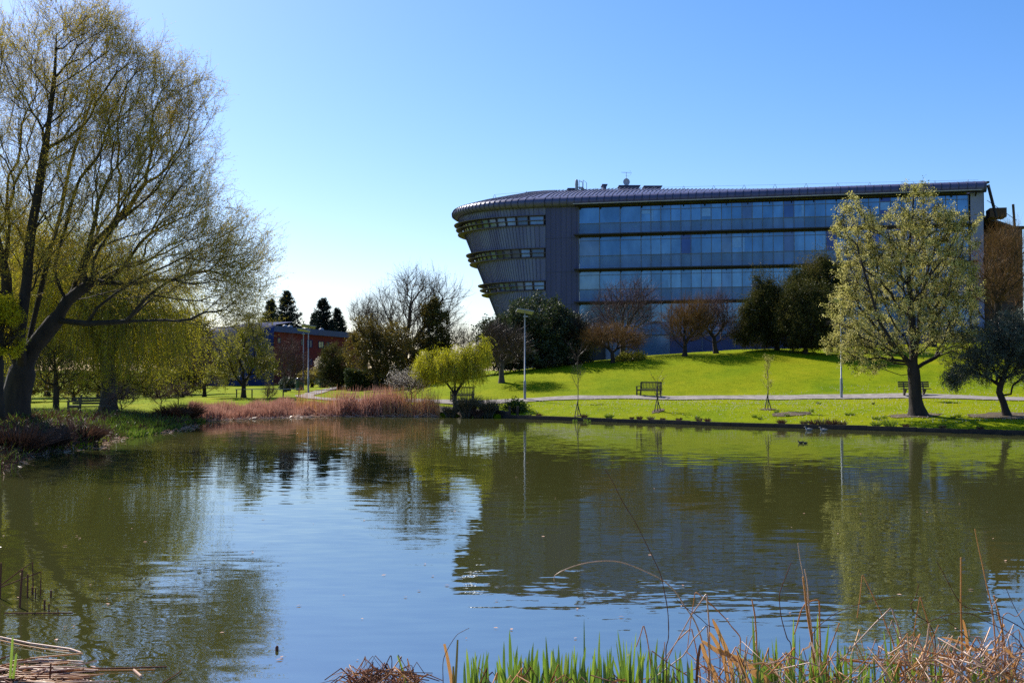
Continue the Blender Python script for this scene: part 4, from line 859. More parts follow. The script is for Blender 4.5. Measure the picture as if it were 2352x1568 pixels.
# ------------------------------------------------------------------ lamps
def lamp(label, px, D, top, rot=.2, group='grey solar lamp posts along the path', pan=True):
    D = DM(px, D); b0 = ground_at(px, D); H = at(px, top, D)[2] - b0[2]; root = empty('lamp_post', b0, rot, label, 'lamp post', group)
    q = MB(); q.tube([(0, 0, -.1), (0, 0, 1.25), (0, 0, 1.32), (0, 0, 1.321), (0, 0, H - .35)], [.085, .085, .065, .05, .042], 12); q.build('pole', M['galv'], root)
    q = MB(); q.box((0, -.1, .7), (.1, .02, .5)); q.build('access_door', M['mullion'], root)
    q = MB(); q.box((0, -.25, H - .42), (.22, .55, .07)); q.tube([(0, 0, H - .4), (0, 0, H - .12)], .04, 6); q.build('lamp_head', M['galv'], root)
    R = np.array(Matrix.Rotation(math.radians(-14), 3, 'X') @ Matrix.Rotation(math.radians(9), 3, 'Y'))
    q = MB(); q.box((0, 0, H - .06), (1.15, .75, .045), R=R); p_ = q.build('solar_panel', M['panel_under'], root)
    q = MB(); q.box((0, 0, H - .032), (1.09, .69, .012), R=R); q.build('cell_sheet', M['panel_dark'], p_)
lamp('grey solar lamp post beside the path in front of the dark evergreen shrub', 1205.5, 77.6, 713)
lamp('grey solar lamp post half hidden behind the left side of the pear tree', 1932, 71.5, 690)
lamp('left and shorter of the two lamp posts in front of the red building', 697, 104, 757, .1)
lamp('right and taller of the two lamp posts in front of the red building', 708.5, 92, 748, .3)

# ------------------------------------------------------------------ benches
def garden_bench(label, px, D, rot, seed=0, W=1.55):
    D = DM(px, D); b0 = ground_at(px, D); root = empty('garden_bench', b0, rot, label, 'bench', 'wooden benches round the pond'); m_ = M['bench_wood']; h = W / 2
    for sx in (-1, 1):
        q = MB(); q.box((sx * h, -.28, .31), (.075, .075, .66)); q.build('leg', m_, root)
        q = MB(); q.bar((sx * h, .24, -.02), (sx * h, .32, .95), .075, .075, up=(1, 0, 0)); q.build('leg', m_, root)
        q = MB(); q.box((sx * h, -.02, .66), (.085, .66, .045)); q.build('armrest', m_, root)
        q = MB(); q.box((sx * h, 0, .38), (.05, .5, .07)); q.box((sx * h, 0, .15), (.04, .5, .05)); q.build('side_rail', m_, root)
    q = MB()
    for k in range(6): q.box((0, -.28 + k * .095, .44), (W - .04, .075, .03))
    q.box((0, -.27, .385), (W - .1, .03, .07)); q.build('seat', m_, root)
    q = MB(); q.bar((-h, .32, .93), (h, .32, .93), .05, .09); q.bar((-h, .265, .50), (h, .265, .50), .04, .06)
    for k in range(13): x = -h + W * (k + .9) / 13.8; q.bar((x, .265, .52), (x, .315, .90), .045, .02, up=(0, 1, 0))
    q.build('backrest', m_, root)
def slab_bench(label, px, D, rot, W=1.9):
    D = DM(px, D); b0 = ground_at(px, D); root = empty('park_bench', b0, rot, label, 'bench', 'wooden benches round the pond'); m_ = M['bench_wood']
    for sx in (-1, 1):
        q = MB(); x = sx * W * .31; q.bar((x, .05, -.05), (x, .10, .42), .12, .12, up=(1, 0, 0)); q.bar((x, -.32, .38), (x, .05, .12), .1, .1, up=(1, 0, 0)); q.box((x, -.08, .37), (.1, .55, .08)); q.build('leg', m_, root)
        q = MB(); q.bar((x, .14, .35), (x, .26, .88), .09, .07, up=(1, 0, 0)); q.build('back_post', m_, root)
    q = MB()
    for k in range(4): q.box((0, -.33 + k * .125, .43), (W, .105, .045))
    q.build('seat', m_, root); q = MB()
    for k in range(3): q.bar((-W / 2, .15 + k * .035, .58 + k * .13), (W / 2, .15 + k * .035, .58 + k * .13), .035, .10)
    q.build('backrest', m_, root)
garden_bench('slatted wooden garden bench facing the water between two saplings', 1490, 77.5, math.radians(-36))
slab_bench('wooden plank bench on the path partly behind the pear trunk', 2099, 69.8, math.radians(-4))
garden_bench('weathered garden bench just right of the small yellow willow stem', 1062, 78.5, math.radians(-8), W=1.5)
garden_bench('old garden bench seen side on, left of the two under the weeping willow', 172, 55, math.radians(-70), W=1.2)
slab_bench('dark plank bench, right of the two under the weeping willow', 212, 56, math.radians(14), 1.9)

# low rail, bin, small shrubs by the red building
def zz(px, py, D): return at(px, py, D)
q = MB(); a, b_ = ground_at(541, 84), ground_at(690, 83); L = b_ - a
rt = empty('rail_fence', a, label='low grey rail on short posts across the grass in front of the blue wing', cat='fence')
q.bar(a + [0, 0, .62] - a, b_ + [0, 0, .62] - a, .08, .06); q.build('rail', M['galv'], rt)
for k in range(5): q = MB(); c = a + L * (.02 + k * .24) - a; q.box(c + [0, 0, .28], (.08, .08, .66)); q.build('post', M['bench_wood'], rt)
b0 = ground_at(688, 104); rt = empty('litter_bin', b0, label='dark green litter bin beside the left lamp post', cat='bin'); q = MB(); q.tube([(0, 0, -.05), (0, 0, 1.0)], [.32, .36], 14); q.build('body', surf('bin_green', (.015, .06, .04), (.01, .045, .03), 3, .5), rt)
q = MB(); q.tube([(0, 0, 1.0), (0, 0, 1.12), (0, 0, 1.2)], [.39, .38, .2], 14); q.build('lid', M['panel_dark'], rt)
bushy('rounded shrub with golden yellow top leaves behind the paired lamp posts', 717, 118, [(715, 868, 26, 14), (735, 872, 18, 12), (700, 872, 16, 10)], 95, mat='leaf_gold', nt_=260, k=12, l=.16, w=.1)
bushy('small grey green shrub right of the golden shrub', 748, 112, [(748, 878, 14, 10)], 96, mat='leaf_olive', nt_=90, k=12, l=.14, w=.09)
bushy('small dark shrub with white flecks left of the litter bin', 664, 106, [(662, 884, 13, 11)], 97, mat='leaf_olive', nt_=90, k=12, l=.14, w=.09)
bare('thin shrub with white blossom in front of the red wall', 737, 120, [(742, 842, 14, 14)], 98, 60, .06, mats=('bark', 'twig_brown', 'blossom_white'), leaf=(8, .14, .12, .06), name='blossom_bush', cat='bush')
bushy('leafy ground plants at the foot of the orange brown tree', 1450, 98, [(1450, 824, 26, 6)], 99, mat='leaf_hawthorn', nt_=110, k=10, l=.2, w=.09, floor=0)
bushy('bright green hanging foliage clump at the far left edge of the willow', 0, 44, [(-5, 740, 42, 65), (20, 780, 28, 32)], 100, mat='leaf_weep', nt_=420, k=14, l=.09, w=.05, name='ivy_clump', cat='climbing plant', Ls=.35)

# ------------------------------------------------------------------ reeds and bank plants
def blade_field(n, xyf, h, lean, w, m, mb, rng, z0=None, wild=.12, segs=3, lx=0, taper=(1, .9, .6, .1)):
    xy_ = xyf(n, rng); z = np.maximum(gz(xy_[:, 0], xy_[:, 1]), 0) - .03 if z0 is None else np.full(len(xy_), z0)
    P = np.column_stack([xy_, z]); hh = (h(xy_, rng) if callable(h) else h * rng.uniform(.6, 1.15, len(P))); d = nrm(np.column_stack([rng.normal(lx, lean, len(P)), rng.normal(0, lean, len(P)), np.ones(len(P))])); out = [P]
    cv = rng.normal(size=(len(P), 3)) * wild; cv[:, 2] = -np.abs(cv[:, 2])
    for _ in range(segs): P = P + d * (hh / segs)[:, None]; out.append(P); d = nrm(d + cv)
    ribbons(mb, np.stack(out, 1), w, m, list(taper), rng, face=(0, -1, 0)); return np.stack(out, 1)
rng = np.random.default_rng(300)
def along(pxs, Ds, spread, back):
    def f(n, rng):
        t = rng.uniform(0, 1, n); px = np.interp(t, np.linspace(0, 1, len(pxs)), pxs); D = np.interp(t, np.linspace(0, 1, len(Ds)), Ds) + rng.uniform(-spread, back, n)
        return np.stack([(px - CX) / FPX * D, D], 1)
    return f
mb = MB()
blade_field(9000, along([436, 500, 600, 700, 745], [64.5, 66, 68.8, 71, 72], .4, 3.2), lambda p, r: (.68 + .3 * np.sin(p[:, 0] * 1.1) * np.sin(p[:, 0] * .43 + 1) + .12 * np.sin(p[:, 0] * 4.1)) * r.uniform(.75, 1.15, len(p)), .10, .028, 0, mb, rng, wild=.06)
tag(mb.build('reed_bed', M['reed']), 'pinkish brown dead reed bed along the far left shore', 'reeds', kind='stuff')
mb = MB()
blade_field(3000, along([735, 820, 900, 960, 1005], [71.6, 72, 71.9, 71.6, 71.4], .5, 1.8), lambda p, r: (.25 + .6 * np.abs(np.sin(p[:, 0] * 1.45 + .4))) * r.uniform(.6, 1.3, len(p)), .30, .03, 0, mb, rng, wild=.1)
for cx_, ln in ((838, .5), (872, .1), (905, -.5), (790, .3), (930, -.7)):
    blade_field(260, lambda n, r: np.stack([(cx_ - CX) / FPX * 72 + r.normal(0, .35, n), 71.8 + r.normal(0, .3, n)], 1), 1.75, .22, .035, 0, mb, rng, wild=.05, lx=ln * .6)
tag(mb.build('reed_bed', M['reed']), 'purplish fanned out reed clumps in the middle of the far shore', 'reeds', kind='stuff')
mb = MB(); blade_field(420, along([880, 1010], [71.5, 71], .5, 1.2), 1.8, .06, .022, 0, mb, rng, wild=.05); blade_field(180, along([680, 800], [71.5, 72], .3, 1.2), 1.7, .05, .022, 0, mb, rng, wild=.05)
tag(mb.build('tall_reeds', M['dead']), 'thin tall single reeds rising above the far reed clumps', 'reeds', kind='stuff')
# pale litter line at the waterline
mb = MB(); n = 420; px = rng.uniform(440, 1010, n); D = np.interp(px, [436, 500, 600, 700, 745, 1010], [64.3, 65.4, 68.2, 70.4, 71.2, 70.8]) + rng.normal(0, .12, n); P = np.stack([(px - CX) / FPX * D, D, np.full(n, .03)], 1)
S = shoots(P, nrm(np.column_stack([rng.choice([-1, 1], n), rng.normal(0, .3, n), np.full(n, .1)])), 1, .5, segs=2, spread=.2, rng=rng); ribbons(mb, S, .045, 0, .6, rng, face=(0, 0, 1))
tt = rng.uniform(0, 1, 330) * 5; PX = np.interp(tt, range(6), [-15.0, -17.2, -16.2, -17.8, -16.9, -17.6]); PY = np.interp(tt, range(6), [31, 39.6, 42.7, 49.8, 53.7, 60]); P = np.stack([PX + rng.normal(.15, .3, 330), PY + rng.normal(0, .3, 330), np.full(330, .02)], 1)
S = shoots(P, nrm(np.column_stack([rng.normal(0, 1, 330), rng.normal(0, .6, 330), np.full(330, .1)])), 1, .3, segs=2, spread=.2, rng=rng); ribbons(mb, S, .03, 0, .6, rng, face=(0, 0, 1))
tag(mb.build('reed_litter', M['dead_pale']), 'broken pale reed pieces floating along the far waterline', 'reed litter', kind='stuff')
# sedge tufts right of the reeds
def tuft(name, label, px, D, h, rad, n, mat, seed, cat='grass tuft', group=None, w=.03, lean=.5, base=None, z0=None):
    r = np.random.default_rng(seed); b0 = ground_at(px, D) if base is None else np.array(base, float); b0[2] = max(b0[2], 0) if z0 is None else z0
    mb = MB(); a = r.uniform(0, 6.28, n); q = r.uniform(0, 1, n) ** .5 * rad * .35; P = b0 + np.stack([np.cos(a) * q, np.sin(a) * q, np.full(n, -.03)], 1); out = r.uniform(.1, 1, n) * lean
    d = nrm(np.stack([np.cos(a) * out, np.sin(a) * out, np.ones(n)], 1)); hh = h * r.uniform(.6, 1.15, n); S = [P]
    for _ in range(4): P = P + d * (hh / 4)[:, None]; S.append(P); d = nrm(d + np.stack([np.cos(a) * .22 * out / lean, np.sin(a) * .22 * out / lean, np.full(n, -.12)], 1) + r.normal(size=d.shape) * .05)
    ribbons(mb, np.stack(S, 1), w, 0, [1, .95, .8, .5, .1], r, face=(0, -1, 0)); o = mb.build(name, M[mat], None, loc=b0); return tag(o, label, cat, group)
for k, (px, D, h, rad, n, mt, lab) in enumerate([(1035, 70.6, .75, .9, 380, 'sedge', 'dark green sedge tuft at the foot of the small yellow willow'), (1073, 70.3, 1.55, .9, 620, 'sedge', 'tallest dark sedge tuft, reddish at its foot, right of the yellow willow'),
        (1122, 70.0, 1.3, .75, 480, 'sedge', 'dark round sedge tuft next to the timber corner boards'), (1097, 69.8, .6, .8, 320, 'bramble', 'red brown sedge tuft between the two dark tufts at the water')]):
    tuft('sedge_tuft', lab, px, D, h, rad, n, mt, 400 + k, group='sedge tufts by the corner boards', z0=.05)
bushy('low bright green leafy plants behind the timber corner boards', 1185, 72.2, [(1185, 938, 22, 9)], 410, mat='tuft', nt_=90, k=10, l=.12, w=.06, floor=0)
# little plants on the edging and on the lawn
def wall_pt(px):
    for a, b_ in zip(WL[:-1], WL[1:]):
        for t_ in np.linspace(0, 1, 60):
            q = a + (b_ - a) * t_
            if q[0] / q[1] * FPX + CX >= px: return q
    return q
ORD = 'first second third fourth fifth sixth seventh eighth ninth tenth eleventh twelfth thirteenth fourteenth fifteenth sixteenth seventeenth'.split(); cnt = dict(bramble=0, tuft=0, sedge=0)
for k, (px, h, mt) in enumerate(sorted([(1334, .32, 'bramble'), (1392, .36, 'tuft'), (1440, .2, 'bramble'), (1455, .28, 'bramble'), (1488, .3, 'sedge'), (1510, .2, 'bramble'), (1548, .25, 'bramble'), (1600, .3, 'sedge'), (1618, .28, 'bramble'), (1790, .34, 'bramble'), (1840, .3, 'sedge'), (1862, .42, 'bramble'),
                                 (1885, .5, 'sedge'), (1905, .45, 'bramble'), (1925, .4, 'sedge'), (2000, .35, 'tuft'), (2035, .6, 'tuft'), (2070, .25, 'bramble'), (2150, .25, 'sedge'), (2240, .22, 'bramble'), (1205, .3, 'tuft'), (1230, .25, 'bramble')])):
    q = wall_pt(px) + np.array([.15, .28]); cnt[mt] += 1; tuft('grass_tuft', '%s %s weed tuft from the left growing on the timber pond edging' % (ORD[cnt[mt] - 1], {'bramble': 'brown', 'tuft': 'bright green', 'sedge': 'dark green'}[mt]), 0, 0, h * .85, h * 1.2, 110, mt, 430 + k, group='weed tufts on the timber edging', base=(*q, .2), z0=.2, w=.025, lean=.9)
for k, (px, D) in enumerate(sorted([(1345, 65), (1352, 63.5), (1320, 64), (1732, 60.5), (1745, 60), (1783, 61), (1807, 60), (1863, 61), (1946, 59), (1957, 59), (2008, 57.5), (2017, 57.3), (2030, 57.6), (2187, 56.5), (2200, 57), (1880, 66), (1600, 62)])):
    tuft('daffodil_leaves', '%s bulb leaf clump from the left on the lawn between path and pond' % ORD[k], px, D, .2, .3, 50, 'tuft', 460 + k, cat='plant', group='bulb leaf clumps on the lawn', w=.02, lean=.5)
mb = MB(); n = 2600; px = rng.uniform(1200, 2352, n); D = rng.uniform(55, 74, n); x = (px - CX) / FPX * D; k_ = pond_sd(x, D) > .8; x, D = x[k_], D[k_]; n = len(x); c = np.stack([x, D, gz(x, D) + .05], 1)
mb.add((c[:, None] + np.array([[-.018, 0, -.018], [.018, 0, -.018], [.018, 0, .018], [-.018, 0, .018]])[None]).reshape(-1, 3), np.arange(4 * n).reshape(-1, 4)); tag(mb.build('daisies', M['blossom_white']), 'tiny pale daisies scattered over the near lawn', 'daisies', kind='stuff')
# rough grass blades over the near lawn for texture
mb = MB()
def lawnxy(n, r):
    px = r.uniform(1150, 2400, n); D = r.uniform(52, 98, n); x = (px - CX) / FPX * D; p = np.stack([x, D], 1); s = pond_sd(x, D) > .5
    pathy = np.abs(D - np.interp(px, [1060, 1205, 1490, 1700, 1900, 2100, 2352], [DM(2000, q) for q in (77.3, 77.2, 76.6, 75, 72.4, 69.6, 66)])) > 1.4; return p[s & pathy]
M['grass_blade'] = leafm('grass_blade', [(.14, .19, .002), (.20, .25, .003), (.26, .26, .006)], .5, .0)
blade_field(80000, lawnxy, .07, .45, .03, 0, mb, rng, wild=.2, segs=2, taper=(1, .8, .1)); tag(mb.build('grass', M['grass_blade']), 'short bright green grass blades of the hill lawn', 'grass', kind='stuff')

# left bank undergrowth
def bankxy(n, r):
    t = r.uniform(0, 1, n); i = np.interp(t, [0, .3, .5, .7, .85, 1], [0, 1, 2, 3, 4, 5]); XS = np.interp(i, range(6), [-15.4, -17.5, -16.7, -18.0, -17.3, -18.2]); YS = np.interp(i, range(6), [31.5, 39.4, 42.6, 49.5, 53.5, 62]); o = r.uniform(-.5, 3.2, n)
    return np.stack([XS - o, YS + r.normal(0, .4, n)], 1)
mb = MB(); blade_field(7000, bankxy, .5, .7, .03, 0, mb, rng, wild=.28, segs=4, taper=(1, .9, .8, .6, .1)); tag(mb.build('undergrowth', M['bramble']), 'tangled red brown dead stems on the left bank', 'undergrowth', kind='stuff')
mb = MB()
blade_field(2200, lambda n, r: np.stack([r.uniform(-19.0, -16.8, n), r.uniform(49, 56, n)], 1), .4, .3, .045, 0, mb, rng, wild=.2); blade_field(1200, bankxy, .5, .4, .04, 0, mb, rng, wild=.2)
blade_field(900, lambda n, r: np.stack([r.uniform(-20.5, -17.8, n), r.uniform(54, 66, n)], 1), .35, .4, .05, 0, mb, rng, wild=.25)
tag(mb.build('bank_greenery', M['tuft']), 'fresh green waterside leaves on the left bank', 'bank plants', kind='stuff')
for k, (px, D, h, rad) in enumerate([(185, 43.5, .8, 2.0), (40, 38.5, 1.1, 2.4), (110, 41, .75, 1.8), (425, 64, 1.1, 1.6), (395, 62, .9, 1.6)]):
    tuft('dead_grass_mound', ['arching mound of dead brown grass at the tip of the left bank', 'largest mound of dead grass at the left edge below the willow trunk', 'middle mound of dead brown grass on the left bank', 'dark fallen reed heap at the left end of the reed bed', 'pale fallen reed heap left of the dark one near the reed bed'][k], px, D, h, rad, 900, 'bramble', 500 + k, group='mounds of dead grass on the left bank', lean=1.3, w=.03)
def shrubby(px, D, h, seed, lab):
    bare(lab, px, D, [(px, HOR + (CAMZ - ground_at(px, D)[2] - h * .6) / D * FPX, h * .5 / D * FPX, h * .45 / D * FPX)], seed, 130, .03, [(None, [(px, HOR + (CAMZ - ground_at(px, D)[2] - h * .2) / D * FPX, 0)])], ('bark', 'twig_red'), dict(n=5, L=.5, bias=(0, 0, .4), w=.01), name='twig_bush', cat='bush', r0=.006, floor=.1, group='twiggy bushes on the left bank')
shrubby(280, 56, 1.5, 520, 'small reddish leafless bush on the left bank right of the benches')
shrubby(370, 72, 1.6, 521, 'pinkish leafless bush on the left bank by the reed heap')
shrubby(410, 76, 1.5, 522, 'pinkish leafless bush behind the reed heap')
shrubby(620, 78, 1.1, 523, 'small olive bush standing behind the reed bed')

# ------------------------------------------------------------------ foreground plants
def z8(x, y): return ((1830 + x / 3.222) / 1.0884, (1250 + y / 3.222) / 1.0884)
def z9(x, y): return ((1100 + x / 3.222) / 1.0884, (1250 + y / 3.222) / 1.0884)
def z10(x, y): return ((850 + x / 4.704) / 1.0884, (1500 + y / 4.704) / 1.0884)
def z11(x, y): return ((x / 4.391) / 1.0884, (1350 + y / 4.391) / 1.0884)
def curve(P, k=5):
    P = np.array(P, float); out = []
    for i in range(len(P) - 1):
        a = P[max(i - 1, 0)]; b_, c = P[i], P[i + 1]; d = P[min(i + 2, len(P) - 1)]
        for s in range(k):
            t = s / k; out.append(.5 * ((2 * b_) + (-a + c) * t + (2 * a - 5 * b_ + 4 * c - d) * t * t + (-a + 3 * b_ - 3 * c + d) * t ** 3))
    out.append(P[-1]); return np.array(out)
def stem(f, pts, D, w, mat, label, name='bent_reed', smooth=False, dd=0, group='bent dead reed stems in the foreground', root=True, knots=0, cat='reed'):
    """w in crop pixels of the measured stem"""
    sc = 3.222 if f in (z8, z9) else 4.704 if f is z10 else 4.391; P = [f(*p_) for p_ in pts]; n = len(P)
    W = [at(p_[0], p_[1], D + dd * k / max(1, n - 1)) for k, p_ in enumerate(P)]
    if root and W[-1][2] > .02: W.append(np.array([W[-1][0] * .995, W[-1][1], -.05]))
    W = np.array(W); W[:, 2] = np.maximum(W[:, 2], -.08)
    if smooth: W = curve(W)
    else:
        V = [W[0]]
        for a, b_ in zip(W[:-1], W[1:]):
            L = np.linalg.norm(b_ - a); V += [a + (b_ - a) * min(.5, .012 / max(L, .02)), a + (b_ - a) * .5 + RNG.normal(size=3) * .002 * (L > .1), a + (b_ - a) * (1 - min(.49, .012 / max(L, .02)))] if L > .05 else [b_]
        V.append(W[-1]); W = np.array(V)
    r = w / sc / 1.0884 / FPX * D / 2; k = len(W); rad = r * np.linspace(.55, 1.0, k) * RNG.uniform(.8, 1.15, k)
    mb = MB(); mb.tube(W, rad, 6)
    for q in range(knots): i = int((q + .5) / knots * (k - 1)); c = W[i] + (W[i + 1] - W[i]) * .5 if i + 1 < k else W[i]; mb.tube([c - [0, 0, r * 1.2], c, c + [0, 0, r * 1.2]], [r * .8, r * 1.7, r * .8], 5)
    return tag(mb.build(name, M[mat], None, loc=W[-1]), label, cat, group)
def strap(f, pts, D, w, mat, label, name='withered_reed', group='broad dead leaves in the foreground', tip=.3, cat='reed leaf', dd=0, root=True):
    sc = 3.222 if f in (z8, z9) else 4.704 if f is z10 else 4.391; P = [f(*p_) for p_ in pts]; n = len(P); W = [at(p_[0], p_[1], D + dd * k / max(1, n - 1)) for k, p_ in enumerate(P)]
    if root and W[-1][2] > .02: a = W[-1] + (W[-1] - W[-2]) / max(.05, abs((W[-1] - W[-2])[2])) * W[-1][2]; W.append(np.array([W[-1][0] * .6 + a[0] * .4, W[-1][1], -.05]))
    W = curve(W, 4); k = len(W); ww = w / sc / 1.0884 / FPX * D * np.interp(np.linspace(0, 1, k), [0, .12, .5, 1], [tip, .75, 1, .85]); T = nrm(np.gradient(W, axis=0)); sd = nrm(np.cross(T, [0.15, -1, .1])); fold = nrm(np.cross(T, sd))
    mb = MB(); V = np.stack([W - sd * ww[:, None] / 2, W + fold * ww[:, None] * .16, W + sd * ww[:, None] / 2], 1).reshape(-1, 3); i = np.arange(k - 1)[:, None] * 3; j = np.array([[0, 1]])
    mb.add(V, np.stack([i + j, i + j + 1, i + j + 4, i + j + 3], -1).reshape(-1, 4), 0, True); return tag(mb.build(name, M[mat], None, loc=W[-1]), label, cat, group)
FG = [
 (z8, [(530, 345), (572, 600), (640, 1000), (655, 1250)], 9.7, 10, 'dead_pale', 'thin pale reed tip rising above the tall upright stalk', False),
 (z8, [(585, 555), (610, 700), (640, 1100), (650, 1300)], 9.75, 16, 'dead_pale', 'pale split stalk beside the tall upright reed', False),
 (z8, [(572, 615), (600, 850), (640, 1100), (660, 1300)], 9.65, 26, 'dead', 'thickest upright orange brown reed stalk', False),
 (z8, [(160, 800), (185, 930), (200, 1200), (210, 1400)], 9.7, 18, 'dead', 'upright orange reed stalk left of the thickest one', False),
 (z8, [(477, 500), (460, 545), (400, 700), (382, 780), (395, 930), (440, 1100), (480, 1220)], 9.5, 9, 'dead_dark', 'thin dark wavy twig left of the thickest stalk', True),
 (z8, [(500, 1080), (555, 890), (590, 830), (695, 795), (705, 850), (710, 1150), (715, 1400)], 9.8, 16, 'dead', 'hooped orange reed beside the thickest stalk', False),
 (z8, [(1008, 945), (1050, 592), (1150, 800), (1215, 940), (1290, 1120), (1340, 1300)], 9.9, 13, 'dead', 'tallest reed folded into a narrow peak', False),
 (z8, [(1315, 775), (1120, 810), (950, 860), (800, 930), (660, 1060), (640, 1200)], 9.6, 8, 'dead_dark', 'thin dark twig arching to the right over the water', True),
 (z8, [(865, 1310), (1000, 1150), (1150, 990), (1285, 860), (1330, 990), (1380, 1180), (1400, 1440)], 9.5, 17, 'dead_pale', 'long pale reed leaning up right then snapped down', False),
 (z8, [(1505, 670), (1480, 780), (1440, 850), (1500, 930), (1590, 1000), (1640, 1180)], 9.7, 9, 'dead_dark', 'knobbly twig with a sharp kink near the narrow reed peak', True),
 (z8, [(1440, 1250), (1480, 960), (1515, 770), (1560, 920), (1585, 1010), (1640, 1250)], 9.8, 11, 'dead', 'reed folded into a smaller peak right of the tallest peak', False),
 (z8, [(1650, 495), (1720, 620), (1800, 770), (1870, 850), (2000, 890), (2150, 930), (2352, 1040), (2440, 1150)], 9.6, 9, 'dead_dark', 'knobbly dark twig sweeping down to the right edge', True),
 (z8, [(1843, 460), (1843, 800), (1850, 1100), (1850, 1380)], 9.6, 20, 'dead', 'straight upright brown reed stalk near the right corner', False),
 (z8, [(1955, 230), (1990, 400), (2050, 680), (2100, 900), (2125, 1180)], 9.7, 13, 'dead', 'tallest slanting reed stalk at the right side', False),
 (z8, [(1590, 990), (1575, 1120), (1545, 1240), (1520, 1400)], 9.4, 22, 'dead_pale', 'short bright pale stalk in the right corner tangle', False),
 (z8, [(1385, 1180), (1390, 1100), (1495, 1105), (1555, 1250)], 9.5, 13, 'dead_pale', 'pale reed bent like a small table', False),
 (z8, [(1730, 1472), (1900, 1330), (2050, 1180), (2150, 1095)], 9.4, 17, 'dead_pale', 'long pale reed lying diagonally in the right corner', False),
 (z8, [(865, 985), (830, 1080), (790, 1180), (760, 1300)], 9.6, 15, 'dead', 'short slanting orange reed right of the thickest stalk', False),
 (z8, [(2140, 790), (2090, 870), (2110, 960), (2160, 1080), (2230, 1150)], 9.6, 12, 'dead_pale', 'pale curling reed beside the tallest slanting stalk', True),
 (z8, [(2110, 765), (2145, 900), (2180, 1060), (2200, 1300)], 9.7, 20, 'dead', 'brown stalk under the pale curling reed', False),
 (z8, [(2352, 870), (2290, 940), (2220, 900), (2180, 930)], 9.7, 10, 'dead', 'small bent reed at the right picture edge', False),
 (z8, [(2200, 690), (2260, 830), (2352, 1000), (2420, 1150)], 9.8, 8, 'dead_dark', 'thin dark twig leaning out of the right picture edge', True),
 (z8, [(1280, 1130), (1500, 1020), (1680, 940), (1860, 905), (2020, 960), (2352, 1200)], 9.5, 8, 'dead_dark', 'long thin dark twig arching low over the right tangle', True),
 (z8, [(1680, 935), (1800, 1020), (1950, 1160), (2150, 1350), (2250, 1460)], 9.45, 9, 'dead_dark', 'thin dark twig sloping down through the right tangle', True),
 (z8, [(1910, 1040), (1915, 1100), (2000, 1100), (2030, 1230), (2050, 1400)], 9.5, 14, 'dead_pale', 'pale squared off reed stub in the right tangle', False),
 (z8, [(1665, 1000), (1600, 1150), (1560, 1300), (1540, 1430)], 9.6, 15, 'dead', 'orange reed crossing behind the bright pale stalk', False),
 (z8, [(120, 1095), (110, 1200), (90, 1330), (80, 1450)], 9.5, 14, 'dead_pale', 'short pale stalk at the left of the right tangle', False),
 (z8, [(190, 1035), (140, 1150), (110, 1260), (90, 1400)], 9.6, 13, 'dead_pale', 'thin pale reed crossing the upright orange stalk', False),
 (z9, [(920, 650), (930, 600), (1050, 540), (1200, 500), (1370, 488), (1500, 510), (1650, 570), (1790, 640), (1900, 740), (1970, 850), (2050, 970), (2110, 1130), (2160, 1350)], 9.6, 13, 'dead_pale', 'long reed arching far left over the open water', True),
 (z9, [(1330, -250), (1400, -130), (1465, 0), (1580, 190), (1690, 410), (1770, 580), (1800, 700), (1835, 900), (1840, 1100), (1820, 1200), (1825, 1440)], 9.4, 9, 'dead_dark', 'tall thin dark twig crossing the long arching reed', True),
 (z9, [(1580, 1180), (1640, 1000), (1680, 1180), (1700, 1360)], 9.7, 12, 'dead', 'small folded reed between the green iris leaves', False),
 (z9, [(1680, 1450), (1900, 1150), (2020, 930), (2150, 745), (2160, 900), (2170, 1120)], 9.6, 14, 'dead_pale', 'long pale reed leaning to a peak below the arching reed', False),
 (z9, [(1990, 1230), (2020, 960), (2055, 735), (2130, 790), (2250, 900), (2352, 1020), (2420, 1100)], 9.8, 11, 'dead', 'brown reed folded to a peak beside the long pale one', False),
 (z9, [(1690, 1455), (1960, 1250), (2040, 1120), (2150, 1000), (2165, 1200), (2190, 1440)], 9.5, 15, 'dead_pale', 'pale reed folded lower than its neighbours', False),
 (z9, [(1800, 1340), (1900, 1140), (2025, 1025), (2060, 1180), (2095, 1400)], 9.7, 13, 'dead', 'orange reed folded behind the lower pale one', False),
 (z9, [(1705, 1210), (1880, 1340), (2060, 1450), (2120, 1520)], 9.5, 15, 'dead', 'brown reed lying down to the right among iris leaves', False),
 (z9, [(1810, 1140), (1790, 1300), (1775, 1440)], 9.6, 12, 'dead', 'short upright brown reed among the last iris leaves', False),
 (z9, [(1905, 795), (1960, 850), (2060, 920), (2150, 1000), (2250, 1120)], 9.55, 8, 'dead_dark', 'short dark seed twig crossing under the arching reed', True),
 (z9, [(235, 1028), (180, 1055), (130, 1090), (60, 1200), (25, 1300), (25, 1470)], 9.7, 7, 'dead_dark', 'thin curved twig with buds beside the two cattail blades', True)]
for f, pts, D, w_, mt, lab, sm in FG: stem(f, pts, D, w_, mt, lab, smooth=sm, name='bare_shoot' if mt == 'dead_dark' else 'bent_reed', knots=9 if (mt == 'dead_dark' and 'knob' in lab) else 0)
